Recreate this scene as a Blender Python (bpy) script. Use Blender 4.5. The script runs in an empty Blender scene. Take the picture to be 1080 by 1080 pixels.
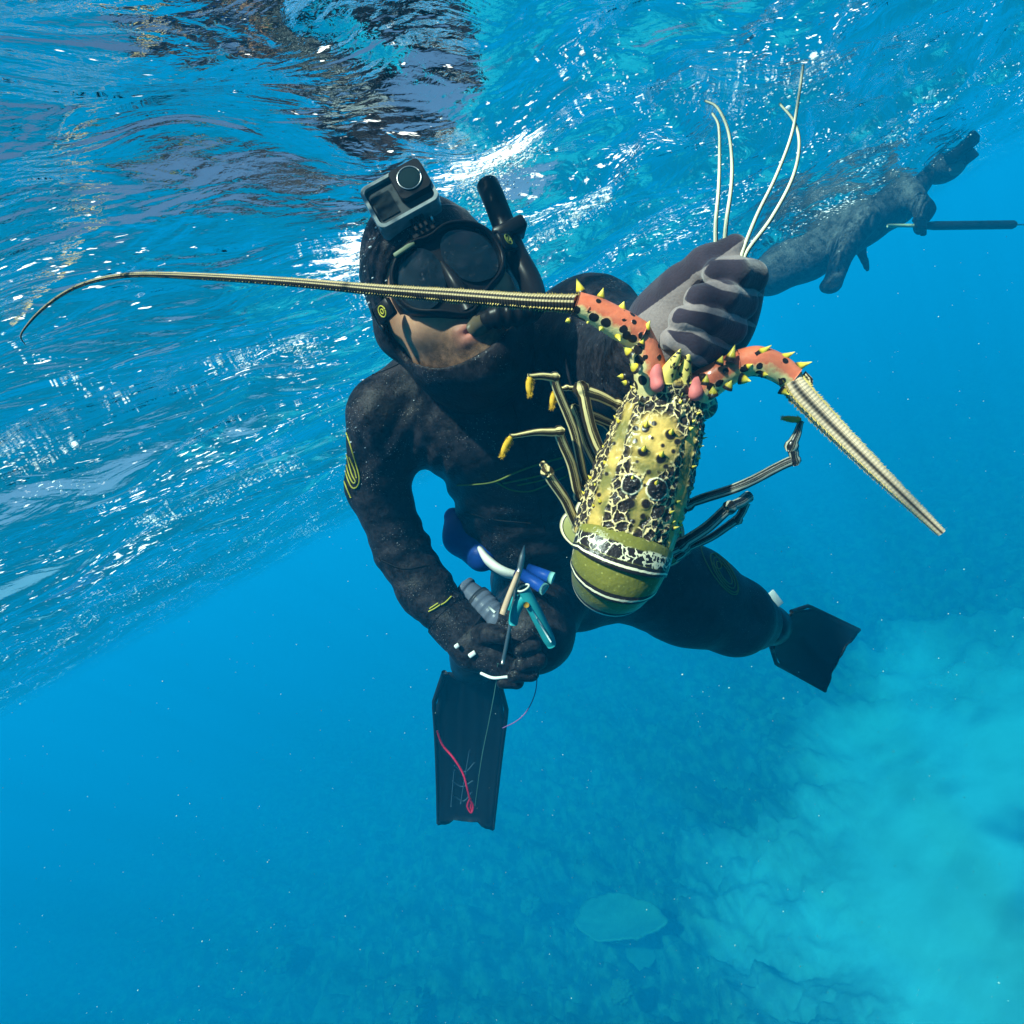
import bpy, math, random
import numpy as np
from mathutils import Matrix, Vector

sc = bpy.context.scene
COL = sc.collection
rng = np.random.default_rng(7)

# ------------------------------------------------------------------ camera
F_PX = 700.0                       # focal length in pixels of the 1080 px photograph
CAM_Z = -0.305                     # a third of a metre under the mean water level
ROLL = math.radians(-29.0)
PITCH = math.radians(-5.2)
CAM = Matrix.Translation((0, 0, CAM_Z)) @ Matrix.Rotation(math.pi / 2 + PITCH, 4, 'X') @ Matrix.Rotation(ROLL, 4, 'Z')
cam_data = bpy.data.cameras.new('camera')
cam = bpy.data.objects.new('camera', cam_data)
COL.objects.link(cam)
cam_data.sensor_width = 36.0
cam_data.lens = 36.0 * F_PX / 1080.0
cam_data.clip_start = 0.02
cam_data.clip_end = 500.0
cam.matrix_world = CAM
sc.camera = cam
CM = np.array(CAM)

def W(p):
    """camera-frame metres (x right, y up, z towards the lens) -> world"""
    p = np.asarray(p, float)
    return p @ CM[:3, :3].T + CM[:3, 3]

def P(px, py, d):
    """camera-frame point at depth d metres in direction of a photo pixel"""
    return np.array([(px - 540.0) / F_PX * d, (540.0 - py) / F_PX * d, -d])

# ------------------------------------------------------------------ light
SUN_C = np.array([-0.58, 0.56, 0.59]); SUN_C /= np.linalg.norm(SUN_C)
sun_dir = Vector(CM[:3, :3] @ SUN_C)            # towards the sun, world
sun_data = bpy.data.lights.new('sun', 'SUN')
sun = bpy.data.objects.new('sun', sun_data)
COL.objects.link(sun)
sun_data.energy = 5.0
sun_data.angle = math.radians(2.0)
sun_data.color = (1.0, 0.87, 0.71)
sun.rotation_euler = sun_dir.to_track_quat('Z', 'Y').to_euler()
sun.location = (0, 0, 20)

world = bpy.data.worlds.new('World')
sc.world = world
world.use_nodes = True
wn = world.node_tree
bg = wn.nodes['Background']
sky = wn.nodes.new('ShaderNodeTexSky')
sky.sky_type = 'NISHITA'
sky.sun_disc = False
sky.sun_elevation = math.asin(max(-1, min(1, sun_dir.z)))
sky.sun_rotation = math.atan2(sun_dir.x, sun_dir.y)
wn.links.new(sky.outputs['Color'], bg.inputs['Color'])
bg.inputs['Strength'].default_value = 0.05
sc.view_settings.view_transform = 'Standard'
sc.view_settings.look = 'None'
sc.view_settings.gamma = 1.0
sc.view_settings.use_curve_mapping = False
sc.view_settings.exposure = 1.27
sc.cycles.use_denoising = True
sc.cycles.max_bounces = 8
sc.cycles.transparent_max_bounces = 12
sc.cycles.volume_bounces = 0

# ------------------------------------------------------------------ helpers: nodes
class NT:
    def __init__(s, name):
        s.m = bpy.data.materials.new(name); s.m.use_nodes = True
        s.t = s.m.node_tree; s.t.nodes.clear()
        s.out = s.t.nodes.new('ShaderNodeOutputMaterial')
    def n(s, kind, _set=None, **ins):
        nd = s.t.nodes.new('ShaderNode' + kind)
        for k, v in (_set or {}).items(): setattr(nd, k, v)
        for k, v in ins.items():
            key = k.replace('_', ' ')
            if k.startswith('i') and k[1:].isdigit(): sock = nd.inputs[int(k[1:])]
            else: sock = nd.inputs[key]
            s.put(sock, v)
        return nd
    def put(s, sock, v):
        if isinstance(v, bpy.types.NodeSocket): s.t.links.new(v, sock)
        elif isinstance(v, bpy.types.Node): s.t.links.new(v.outputs[0], sock)
        else:
            if sock.type == 'RGBA' and hasattr(v, '__len__') and len(v) == 3: v = (*v, 1)
            sock.default_value = v
    def math(s, op, a, b=None, clamp=False):
        nd = s.t.nodes.new('ShaderNodeMath'); nd.operation = op; nd.use_clamp = clamp
        s.put(nd.inputs[0], a)
        if b is not None: s.put(nd.inputs[1], b)
        return nd.outputs[0]
    def ramp(s, fac, stops, interp='LINEAR'):
        nd = s.t.nodes.new('ShaderNodeValToRGB'); nd.color_ramp.interpolation = interp
        e = nd.color_ramp.elements
        while len(e) < len(stops): e.new(0.5)
        for el, (p, c) in zip(e, stops):
            el.position = p
            if not hasattr(c, '__len__'): c = (c, c, c)
            el.color = (*c, 1)
        s.put(nd.inputs[0], fac); return nd.outputs[0]
    def mix(s, fac, a, b, blend='MIX'):
        nd = s.t.nodes.new('ShaderNodeMix'); nd.data_type = 'RGBA'; nd.blend_type = blend
        s.put(nd.inputs[0], fac); s.put(nd.inputs[6], a); s.put(nd.inputs[7], b); return nd.outputs[2]
    def attr(s, name, out='Fac'):
        nd = s.t.nodes.new('ShaderNodeAttribute'); nd.attribute_name = name; return nd.outputs[out]
    def coord(s, out='Object'):
        return s.t.nodes.new('ShaderNodeTexCoord').outputs[out]
    def scale(s, vec, sc_, loc=(0, 0, 0), rot=(0, 0, 0)):
        nd = s.n('Mapping'); s.put(nd.inputs['Vector'], vec); nd.inputs['Scale'].default_value = sc_
        nd.inputs['Location'].default_value = loc; nd.inputs['Rotation'].default_value = rot; return nd.outputs[0]
    def noise(s, vec, scale, detail=4, rough=0.55, dist=0.0, out='Fac'):
        nd = s.n('TexNoise', Vector=vec, Scale=scale, Detail=detail, Roughness=rough, Distortion=dist); return nd.outputs[out]
    def vor(s, vec, scale, feature='F1', out='Distance', rand=1.0):
        nd = s.n('TexVoronoi', dict(feature=feature), Vector=vec, Scale=scale, Randomness=rand); return nd.outputs[out]
    def bump(s, h, strength=0.5, dist=0.01, normal=None):
        nd = s.n('Bump', Height=h, Strength=strength, Distance=dist)
        if normal is not None: s.put(nd.inputs['Normal'], normal)
        return nd.outputs[0]
    def bsdf(s, color=(.5, .5, .5), rough=0.5, metal=0.0, normal=None, **kw):
        b = s.n('BsdfPrincipled', Base_Color=color, Roughness=rough, Metallic=metal)
        b.inputs['IOR'].default_value = 1.20
        if normal is not None: s.put(b.inputs['Normal'], normal)
        for k, v in kw.items(): s.put(b.inputs[k.replace('_', ' ')], v)
        s.t.links.new(b.outputs[0], s.out.inputs['Surface']); return b
    def surf(s, sh): s.put(s.out.inputs['Surface'], sh); return s.m

# ------------------------------------------------------------------ helpers: objects
def tag(o, label=None, cat=None, group=None, kind=None):
    if label: o['label'] = label
    if cat: o['category'] = cat
    if group: o['group'] = group
    if kind: o['kind'] = kind
    return o

ORIGIN = {}
def empty(name, loc_w, **kw):
    o = bpy.data.objects.new(name, None); COL.objects.link(o)
    o.location = loc_w; o.empty_display_size = 0.05
    ORIGIN[o] = np.array(loc_w, float)
    return tag(o, **kw)

def link(name, me, mat, parent=None, **kw):
    o = bpy.data.objects.new(name, me); COL.objects.link(o)
    if mat is not None and not me.materials: me.materials.append(mat)
    if parent is not None: o.parent = parent
    return tag(o, **kw)

def mesh_w(name, V, F, mat, parent=None, smooth=True, attrs=None, uv=None, **kw):
    """V in world coordinates; becomes local to the top-level root. Parent chain sits at the root's spot."""
    V = np.asarray(V, float)
    root = parent
    while root is not None and root.parent is not None: root = root.parent
    if root is not None and root in ORIGIN: V = V - ORIGIN[root]
    loc = None
    if root is None:
        loc = V.mean(0); V = V - loc
    me = bpy.data.meshes.new(name)
    F = [list(map(int, f)) for f in F] if not isinstance(F, np.ndarray) else F.tolist()
    me.from_pydata(V.tolist(), [], F)
    me.update()
    if smooth: me.polygons.foreach_set('use_smooth', np.ones(len(me.polygons), bool))
    for k, a in (attrs or {}).items():
        a = np.asarray(a, np.float32)
        if a.ndim == 1:
            at = me.attributes.new(k, 'FLOAT', 'POINT'); at.data.foreach_set('value', a)
        else:
            at = me.attributes.new(k, 'FLOAT_VECTOR', 'POINT'); at.data.foreach_set('vector', a.ravel())
    o = link(name, me, mat, parent, **kw)
    if loc is not None:
        o.location = loc; ORIGIN[o] = np.array(loc)
    return o

def mesh_c(name, V, F, mat, parent=None, **kw):
    return mesh_w(name, W(V), F, mat, parent, **kw)

# ------------------------------------------------------------------ numpy noise (for displaced water and seabed)
def vnoise(x, y, seed=0):
    xi = np.floor(x).astype(np.int64); yi = np.floor(y).astype(np.int64)
    fx = x - xi; fy = y - yi
    fx = fx * fx * fx * (fx * (fx * 6 - 15) + 10); fy = fy * fy * fy * (fy * (fy * 6 - 15) + 10)
    def h(a, b):
        n = (a * 374761393 + b * 668265263 + seed * 982451653) & 0xffffffff
        n = ((n ^ (n >> 13)) * 1274126177) & 0xffffffff
        n = n ^ (n >> 16)
        return n.astype(np.float64) / 0xffffffff * 2 - 1
    a = h(xi, yi); b = h(xi + 1, yi); c = h(xi, yi + 1); d = h(xi + 1, yi + 1)
    return (a * (1 - fx) + b * fx) * (1 - fy) + (c * (1 - fx) + d * fx) * fy
def fbm(x, y, oct=4, seed=0, gain=0.5):
    s = 0; a = 1
    for i in range(oct):
        s = s + a * vnoise(x * 2 ** i + 17.3 * i, y * 2 ** i - 9.1 * i, seed + i); a *= gain
    return s
def smoothstep(a, b, x):
    t = np.clip((x - a) / (b - a), 0, 1); return t * t * (3 - 2 * t)

def grid_faces(nu, nv, wrap_v=False, wrap_u=False):
    I = np.arange(nu * nv).reshape(nu, nv)
    a = I[:-1] if not wrap_u else I
    b = I[1:] if not wrap_u else np.roll(I, -1, 0)
    if wrap_v:
        return np.stack([a, b, np.roll(b, -1, 1), np.roll(a, -1, 1)], -1).reshape(-1, 4)
    return np.stack([a[:, :-1], b[:, :-1], b[:, 1:], a[:, 1:]], -1).reshape(-1, 4)

# ------------------------------------------------------------------ the sea: surface
def warp_axis(n, near, far):
    t = np.linspace(-1, 1, n)
    return np.sign(t) * (near * np.abs(t) + (far - near) * np.abs(t) ** 5)

def wave_height(X, Y):
    r = np.sqrt(X ** 2 + Y ** 2)
    # long swell crossing the view, then chop, then ripples
    a = 0.62                                   # direction the crests run
    U = X * math.cos(a) + Y * math.sin(a); V = -X * math.sin(a) + Y * math.cos(a)
    wx = U + 0.25 * fbm(X * .8, Y * .8, 2, 5); wy = V + 0.25 * fbm(X * .8, Y * .8, 2, 9)
    z = 0.060 * np.sin(wy * 2.1 + 0.6) + 0.045 * fbm(wx * 1.0, wy * 2.2, 2, 11)
    z += 0.018 * (1 - np.abs(vnoise(wx * 2.6, wy * 5.2, 21))) * 1.5
    z += 0.021 * fbm(wx * 3.4, wy * 7.5, 2, 31)
    z += 0.0009 * fbm(wx * 20, wy * 42, 3, 41) * smoothstep(7, 1, r)
    z -= .075 * np.exp(-((Y - 3.3 - .5 * vnoise(X * .5, Y * .3, 51)) / .7) ** 2) * (1 + .4 * vnoise(X * .8, X * 0, 52))
    hx, hy = W(P(450, 205, .86))[:2]                       # the surface sags where the diver's head presses up under it
    z -= .040 * np.exp(-((X - hx) ** 2 + (Y - hy) ** 2) / .22 ** 2)
    return z

def build_surface():
    gx = warp_axis(760, 5.0, 70.0); gy = warp_axis(760, 5.0, 70.0) + 1.2
    X, Y = np.meshgrid(gx, gy, indexing='ij')
    Z = wave_height(X, Y)
    V = np.stack([X, Y, Z], -1).reshape(-1, 3)
    m = NT('water_surface')
    geo = m.n('NewGeometry').outputs['Position']
    st = m.scale(geo, (1, 1, 1), rot=(0, 0, -0.62))
    v2 = m.scale(st, (7, 17, 7)); n2 = m.noise(v2, 1.0, 3, 0.45, 0.9)
    v3 = m.scale(st, (60, 130, 60)); n3 = m.noise(v3, 1.0, 3, 0.6, 0.4)
    h = m.math('ADD', n2, m.math('MULTIPLY', n3, 0.07))
    nrm = m.bump(h, 1.0, 0.0165)
    fr = m.n('Fresnel', IOR=1.333, Normal=nrm).outputs[0]
    tr = m.n('BsdfTransparent', Color=(0.80, 0.965, 1.0))
    gl = m.n('BsdfGlossy', Color=(1, 1, 1), Roughness=0.02, Normal=nrm)
    water = m.n('MixShader', i0=fr, i1=tr, i2=gl)
    # foam: films of fine bubbles drawn out along the crests, painting bright glints as well
    foam_glint = m.attr('foam_glint')
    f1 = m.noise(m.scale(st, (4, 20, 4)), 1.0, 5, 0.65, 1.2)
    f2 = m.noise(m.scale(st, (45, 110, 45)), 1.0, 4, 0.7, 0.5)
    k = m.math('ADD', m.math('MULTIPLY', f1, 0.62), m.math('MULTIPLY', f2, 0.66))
    k = m.math('ADD', k, m.math('MULTIPLY', foam_glint, 0.30))
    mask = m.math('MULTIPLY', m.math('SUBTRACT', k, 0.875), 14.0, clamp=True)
    # white flecks along the ripples: loose bubbles and painted surface glints
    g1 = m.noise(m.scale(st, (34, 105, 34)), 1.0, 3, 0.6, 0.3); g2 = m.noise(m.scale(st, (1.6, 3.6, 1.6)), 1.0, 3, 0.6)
    g = m.math('ADD', g1, m.math('MULTIPLY', g2, 0.55)); g = m.math('ADD', g, m.math('MULTIPLY', foam_glint, 0.10))
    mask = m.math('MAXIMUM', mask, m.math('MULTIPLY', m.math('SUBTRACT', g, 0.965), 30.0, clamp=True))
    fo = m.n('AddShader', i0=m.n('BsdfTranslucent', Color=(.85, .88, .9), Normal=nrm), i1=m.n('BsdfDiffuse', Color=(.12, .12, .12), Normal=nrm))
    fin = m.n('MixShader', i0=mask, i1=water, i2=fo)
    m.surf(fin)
    # where the white bubbles and painted glints gather, world metres: splash round the diver's head and snorkel, a streak line to the left
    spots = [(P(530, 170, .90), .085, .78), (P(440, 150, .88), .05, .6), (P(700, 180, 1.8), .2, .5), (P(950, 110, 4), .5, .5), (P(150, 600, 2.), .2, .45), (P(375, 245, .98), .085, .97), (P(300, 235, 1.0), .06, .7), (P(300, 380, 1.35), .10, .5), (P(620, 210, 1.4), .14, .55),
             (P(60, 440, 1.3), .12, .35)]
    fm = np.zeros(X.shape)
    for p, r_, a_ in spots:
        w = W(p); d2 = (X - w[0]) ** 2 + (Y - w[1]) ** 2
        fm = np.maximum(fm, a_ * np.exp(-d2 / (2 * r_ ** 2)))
    o = mesh_w('water_surface', V, grid_faces(*X.shape), m.m, attrs={'foam_glint': fm.ravel()}, kind='structure')
    return o

FLOOR = -9.6
def seabed_height(X, Y):
    z = FLOOR + 0.20 * fbm(X * .3, Y * .3, 2, 70)
    return z

def floor_hit(px, py, z=-8.3):
    o = W(np.zeros(3)); d = W(P(px, py, 1.0)) - o; t = (z - o[2]) / d[2]; return o + d * t

def seabed():
    gx = warp_axis(500, 12.0, 70.0); gy = warp_axis(500, 12.0, 70.0) + 5
    X, Y = np.meshgrid(gx, gy, indexing='ij')
    Z = seabed_height(X, Y)
    # reef mounds on the left, sand channel on the right
    pool = np.array([floor_hit(1085, 860, FLOOR)[:2], floor_hit(815, 850, FLOOR)[:2], floor_hit(1090, 665, FLOOR)[:2]])
    e1 = pool[1] - pool[0]; e2 = pool[2] - pool[0]
    M = np.linalg.inv(np.array([e1, e2]).T); dx = X - pool[0, 0]; dy = Y - pool[0, 1]
    pa = M[0, 0] * dx + M[0, 1] * dy; pb = M[1, 0] * dx + M[1, 1] * dy
    q = np.sqrt(pa ** 2 + pb ** 2) + .22 * fbm(X * .45, Y * .45, 4, 81)
    reef = smoothstep(.45, 1.30, q)
    rough = fbm(X * 1.7, Y * 1.7, 5, 91, .6)
    Z = Z + reef * (0.35 + 0.34 * rough)
    V = np.stack([X, Y, Z], -1).reshape(-1, 3)
    m = NT('seabed')
    pos = m.n('NewGeometry').outputs['Position']
    n1 = m.noise(pos, 3.5, 6, 0.65); n2 = m.noise(pos, 0.8, 4, 0.6)
    sand = m.mix(m.ramp(n2, [(.35, 0), (.62, 1)]), (.54, .55, .55), (.68, .70, .70))
    reefc = m.mix(m.ramp(n1, [(.42, 0), (.60, 1)]), (.03, .04, .035), (.12, .15, .09))
    reefc = m.mix(m.ramp(m.noise(pos, 7.0, 3), [(.62, 0), (.70, 1)]), reefc, (.15, .18, .11))
    patch = m.ramp(m.noise(pos, .8, 2, .5), [(.54, 0), (.75, .35)])
    sand = m.mix(patch, sand, (.30, .31, .25))
    c = m.mix(m.attr('reef'), sand, reefc)
    m.bsdf(c, 0.95, normal=m.bump(n1, .4, .03))
    mesh_w('seabed', V, grid_faces(*X.shape), m.m, attrs={'reef': reef.ravel()}, kind='structure')

def haze():
    x, y0, y1, zb, zt = 62, -60, 64, FLOOR - 2.2, 0.45
    c = [(-x, y0, zb), (x, y0, zb), (x, y1, zb), (-x, y1, zb), (-x, y0, zt), (x, y0, zt), (x, y1, zt), (-x, y1, zt)]
    f = [(0, 3, 2, 1), (4, 5, 6, 7), (0, 1, 5, 4), (1, 2, 6, 5), (2, 3, 7, 6), (3, 0, 4, 7)]
    m = NT('sea_water_volume')
    v = m.n('VolumePrincipled')
    v.inputs['Color'].default_value = (0.001, 0.147, 0.355, 1)
    v.inputs['Absorption Color'].default_value = (0.0, 0.55, 0.96, 1)
    v.inputs['Density'].default_value = 0.185
    v.inputs['Anisotropy'].default_value = -0.1
    m.t.links.new(v.outputs[0], m.out.inputs['Volume'])
    mesh_w('haze', c, f, m.m, smooth=False, kind='stuff')
# ------------------------------------------------------------------ helpers: implicit surfaces -> one continuous mesh
def smin(a, b, k):
    if k <= 0: return np.minimum(a, b)
    h = np.maximum(k - np.abs(a - b), 0) / k
    return np.minimum(a, b) - h * h * k * 0.25
def smax(a, b, k): return -smin(-a, -b, k)

def d_cone(p, a, b, r1, r2):
    a = np.asarray(a, float); b = np.asarray(b, float)
    ba = b - a; L2 = ba @ ba + 1e-12
    t = np.clip(((p - a) @ ba) / L2, 0, 1)
    q = p - a - t[..., None] * ba
    return np.sqrt((q * q).sum(-1)) - (r1 + (r2 - r1) * t)

def d_ell(p, c, ax, r):
    """ellipsoid; ax = 3x3 rows are its axes"""
    q = (p - np.asarray(c, float)) @ np.asarray(ax, float).T
    r = np.asarray(r, float)
    k0 = np.sqrt(((q / r) ** 2).sum(-1)); k1 = np.sqrt(((q / (r * r)) ** 2).sum(-1)) + 1e-9
    return k0 * (k0 - 1.0) / k1

def d_box(p, c, ax, h, rad):
    q = np.abs((p - np.asarray(c, float)) @ np.asarray(ax, float).T) - (np.asarray(h, float) - rad)
    return np.sqrt((np.maximum(q, 0) ** 2).sum(-1)) + np.minimum(q.max(-1), 0) - rad

class Field:
    def __init__(s, lo, hi, h):
        s.lo = np.asarray(lo, float); s.h = h
        s.n = np.ceil((np.asarray(hi, float) - s.lo) / h).astype(int) + 1
        s.f = np.full(s.n, 0.5, np.float32)
    def _sub(s, lo, hi):
        i0 = np.clip(np.floor((lo - s.lo) / s.h).astype(int), 0, s.n - 1)
        i1 = np.clip(np.ceil((hi - s.lo) / s.h).astype(int) + 1, 1, s.n)
        sl = tuple(slice(a, b) for a, b in zip(i0, i1))
        ax = [s.lo[k] + s.h * np.arange(i0[k], i1[k]) for k in range(3)]
        g = np.stack(np.meshgrid(*ax, indexing='ij'), -1)
        return sl, g
    def add(s, fn, lo, hi, k=0.01, pad=0.05, op='add'):
        sl, g = s._sub(np.asarray(lo) - pad, np.asarray(hi) + pad)
        d = fn(g)
        if op == 'add': s.f[sl] = smin(s.f[sl], d, k)
        else: s.f[sl] = smax(s.f[sl], -d, k)
    def cone(s, a, b, r1, r2, k=0.01, **kw):
        a = np.asarray(a, float); b = np.asarray(b, float); r = max(r1, r2)
        s.add(lambda g: d_cone(g, a, b, r1, r2), np.minimum(a, b) - r, np.maximum(a, b) + r, k, pad=max(.02, k), **kw)
    def chain(s, pts, rs, k=0.01, **kw):
        for i in range(len(pts) - 1): s.cone(pts[i], pts[i + 1], rs[i], rs[i + 1], k, **kw)
    def ell(s, c, ax, r, k=0.01, **kw):
        c = np.asarray(c, float); R = max(r)
        s.add(lambda g: d_ell(g, c, ax, r), c - R, c + R, k, pad=max(.02, k), **kw)
    def box(s, c, ax, h, rad, k=0.0, **kw):
        c = np.asarray(c, float); R = np.linalg.norm(h)
        s.add(lambda g: d_box(g, c, ax, h, rad), c - R, c + R, k, pad=max(.01, k), **kw)
    def mesh(s):
        f = s.f; h = s.h
        inside = f < 0
        # cells whose corners change sign
        c = np.stack([inside[i:i - 1 or None, j:j - 1 or None, k:k - 1 or None][:f.shape[0] - 1, :f.shape[1] - 1, :f.shape[2] - 1]
                      for i in (0, 1) for j in (0, 1) for k in (0, 1)])
        cnt = c.sum(0)
        act = (cnt > 0) & (cnt < 8)
        idx = np.argwhere(act)
        ids = np.full(act.shape, -1, np.int64); ids[tuple(idx.T)] = np.arange(len(idx))
        acc = np.zeros((len(idx), 3)); num = np.zeros(len(idx))
        corners = [np.array(x) for x in [(0,0,0),(1,0,0),(0,1,0),(1,1,0),(0,0,1),(1,0,1),(0,1,1),(1,1,1)]]
        for a in range(8):
            for b in range(a + 1, 8):
                ca, cb = corners[a], corners[b]
                if np.abs(ca - cb).sum() != 1: continue
                va = f[tuple((idx + ca).T)]; vb = f[tuple((idx + cb).T)]
                m = (va < 0) != (vb < 0)
                t = np.where(m, va / np.where(m, va - vb, 1), 0)
                acc += m[:, None] * (ca + t[:, None] * (cb - ca)); num += m
        V = s.lo + h * (idx + acc / num[:, None])
        faces = []
        for ax in range(3):
            sl0 = [slice(None)] * 3; sl1 = [slice(None)] * 3
            sl0[ax] = slice(0, -1); sl1[ax] = slice(1, None)
            ch = inside[tuple(sl0)] != inside[tuple(sl1)]
            e = np.argwhere(ch)
            o1, o2 = [(1, 2), (2, 0), (0, 1)][ax]
            e = e[(e[:, o1] > 0) & (e[:, o2] > 0) & (e[:, o1] < act.shape[o1]) & (e[:, o2] < act.shape[o2]) & (e[:, ax] < act.shape[ax])]
            def cell(d1, d2):
                q = e.copy(); q[:, o1] -= d1; q[:, o2] -= d2; return ids[tuple(q.T)]
            q = np.stack([cell(1, 1), cell(0, 1), cell(0, 0), cell(1, 0)], -1)
            flip = ~inside[tuple(e.T)]
            q[flip] = q[flip][:, ::-1]
            faces.append(q)
        Fc = np.concatenate(faces); Fc = Fc[(Fc >= 0).all(1)]
        return V, Fc
    def sample(s, p):
        q = (p - s.lo) / s.h
        i = np.clip(q.astype(int), 0, s.n - 2); t = q - i
        r = 0
        for a in (0, 1):
            for b in (0, 1):
                for c in (0, 1):
                    w = (t[:, 0] if a else 1 - t[:, 0]) * (t[:, 1] if b else 1 - t[:, 1]) * (t[:, 2] if c else 1 - t[:, 2])
                    r = r + w * s.f[i[:, 0] + a, i[:, 1] + b, i[:, 2] + c]
        return r

def relax(V, F, it=2, lam=0.5):
    """Laplacian smoothing of a quad mesh"""
    e = np.concatenate([F[:, [0, 1]], F[:, [1, 2]], F[:, [2, 3]], F[:, [3, 0]]])
    for _ in range(it):
        acc = np.zeros_like(V); n = np.zeros(len(V))
        for a, b in ((0, 1), (1, 0)):
            for k in range(3): acc[:, k] += np.bincount(e[:, a], V[e[:, b], k], len(V))
            n += np.bincount(e[:, a], minlength=len(V))
        V = V + lam * (acc / np.maximum(n, 1)[:, None] - V)
    return V

def crop(V, F, keep):
    """drop vertices (and their faces) where keep is False"""
    k = keep[F].all(1); F = F[k]
    used = np.zeros(len(V), bool); used[F] = True
    m = np.cumsum(used) - 1
    return V[used], m[F], used

# ------------------------------------------------------------------ helpers: tubes, lathes, plates (all in camera-frame metres)
def unit(v):
    v = np.asarray(v, float); return v / (np.linalg.norm(v) + 1e-12)

def spline(pts, n):
    """Catmull-Rom through pts, n samples"""
    p = np.asarray(pts, float); m = len(p)
    q = np.vstack([2 * p[0] - p[1], p, 2 * p[-1] - p[-2]])
    t = np.linspace(0, m - 1 - 1e-9, n); i = t.astype(int); u = (t - i)[:, None]
    a, b, c, d = q[i], q[i + 1], q[i + 2], q[i + 3]
    return 0.5 * (2 * b + (c - a) * u + (2 * a - 5 * b + 4 * c - d) * u ** 2 + (3 * b - a - 3 * c + d) * u ** 3)

def tube(pts, rad, seg=12, up=(0, 0, 1), flat=1.0, caps=True, prof=None):
    """tube along pts; flat squeezes the section's second axis. returns V, F, along(metres), ang(0..1)"""
    p = np.asarray(pts, float); n = len(p)
    rad = np.broadcast_to(np.asarray(rad, float), (n,)) if np.ndim(rad) < 2 else rad
    T = np.gradient(p, axis=0); T /= np.linalg.norm(T, axis=1, keepdims=True) + 1e-12
    N = np.zeros_like(T); prev = np.asarray(up, float)
    for i in range(n):
        v = prev - T[i] * (prev @ T[i])
        if np.linalg.norm(v) < 1e-6: v = np.cross(T[i], [1, .3, .2])
        N[i] = unit(v); prev = N[i]
    B = np.cross(T, N)
    th = np.linspace(0, 2 * math.pi, seg, endpoint=False)
    r = rad[:, None] * (np.ones(seg) if prof is None else prof(th))[None]
    V = p[:, None] + N[:, None] * (np.cos(th) * r)[..., None] + B[:, None] * (np.sin(th) * r * flat)[..., None]
    F = grid_faces(n, seg, wrap_v=True)[:, ::-1].tolist()
    V = V.reshape(-1, 3)
    s = np.concatenate([[0], np.cumsum(np.linalg.norm(np.diff(p, axis=0), axis=1))])
    al = np.repeat(s, seg); an = np.tile(th / (2 * math.pi), n)
    if caps:
        F.append(list(range(seg))); F.append(list(range((n - 1) * seg, n * seg))[::-1])
    return V, F, al, an

class Parts:
    """collects pieces into one mesh"""
    def __init__(s): s.V = []; s.F = []; s.n = 0; s.A = {}
    def add(s, V, F, **attrs):
        V = np.asarray(V, float)
        s.V.append(V); s.F += [[int(i) + s.n for i in f] for f in F]; s.n += len(V)
        for k, a in attrs.items():
            s.A.setdefault(k, []).append(np.broadcast_to(np.asarray(a, float), (len(V),)))
        return s
    def tube(s, pts, rad, seg=12, **kw):
        V, F, al, an = tube(pts, rad, seg, **kw); return s.add(V, F, along=al, ang=an)
    def box(s, c, ax, h, bev=0.12):
        """box with chamfered edges: c centre, ax rows, h half sizes"""
        c = np.asarray(c, float); ax = np.asarray(ax, float); h = np.asarray(h, float); b = bev * h.min()
        V = []
        for sx in (-1, 1):
            for sy in (-1, 1):
                for sz in (-1, 1):
                    for k in range(3):
                        q = h - b; q = q.copy(); q[k] = h[k]; V.append(np.array([sx, sy, sz]) * q)
        V = np.array(V) @ ax + c
        idx = lambda sx, sy, sz, k: ((sx > 0) * 4 + (sy > 0) * 2 + (sz > 0)) * 3 + k
        F = []
        sg = [(-1, -1), (1, -1), (1, 1), (-1, 1)]
        for k in range(3):
            for s_ in (-1, 1):
                q = []
                for a, b_ in sg:
                    v = [0, 0, 0]; v[k] = s_; v[(k + 1) % 3] = a; v[(k + 2) % 3] = b_; q.append(idx(*v, k))
                F.append(q if s_ > 0 else q[::-1])
        for k in range(3):
            k1, k2 = (k + 1) % 3, (k + 2) % 3
            for a in (-1, 1):
                for b_ in (-1, 1):
                    v0 = [0, 0, 0]; v0[k] = -1; v0[k1] = a; v0[k2] = b_; v1 = list(v0); v1[k] = 1
                    q = [idx(*v0, k1), idx(*v1, k1), idx(*v1, k2), idx(*v0, k2)]
                    F.append(q if a * b_ < 0 else q[::-1])
        for sx in (-1, 1):
            for sy in (-1, 1):
                for sz in (-1, 1):
                    q = [idx(sx, sy, sz, k) for k in range(3)]
                    F.append(q if sx * sy * sz > 0 else q[::-1])
        return s.add(V, F, along=0, ang=0)
    def build(s, name, mat, parent=None, space='c', **kw):
        V = np.concatenate(s.V); at = {k: np.concatenate(a) for k, a in s.A.items() if sum(len(x) for x in a) == len(V)}
        return (mesh_c if space == 'c' else mesh_w)(name, V, s.F, mat, parent, attrs=at, **kw)

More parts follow.
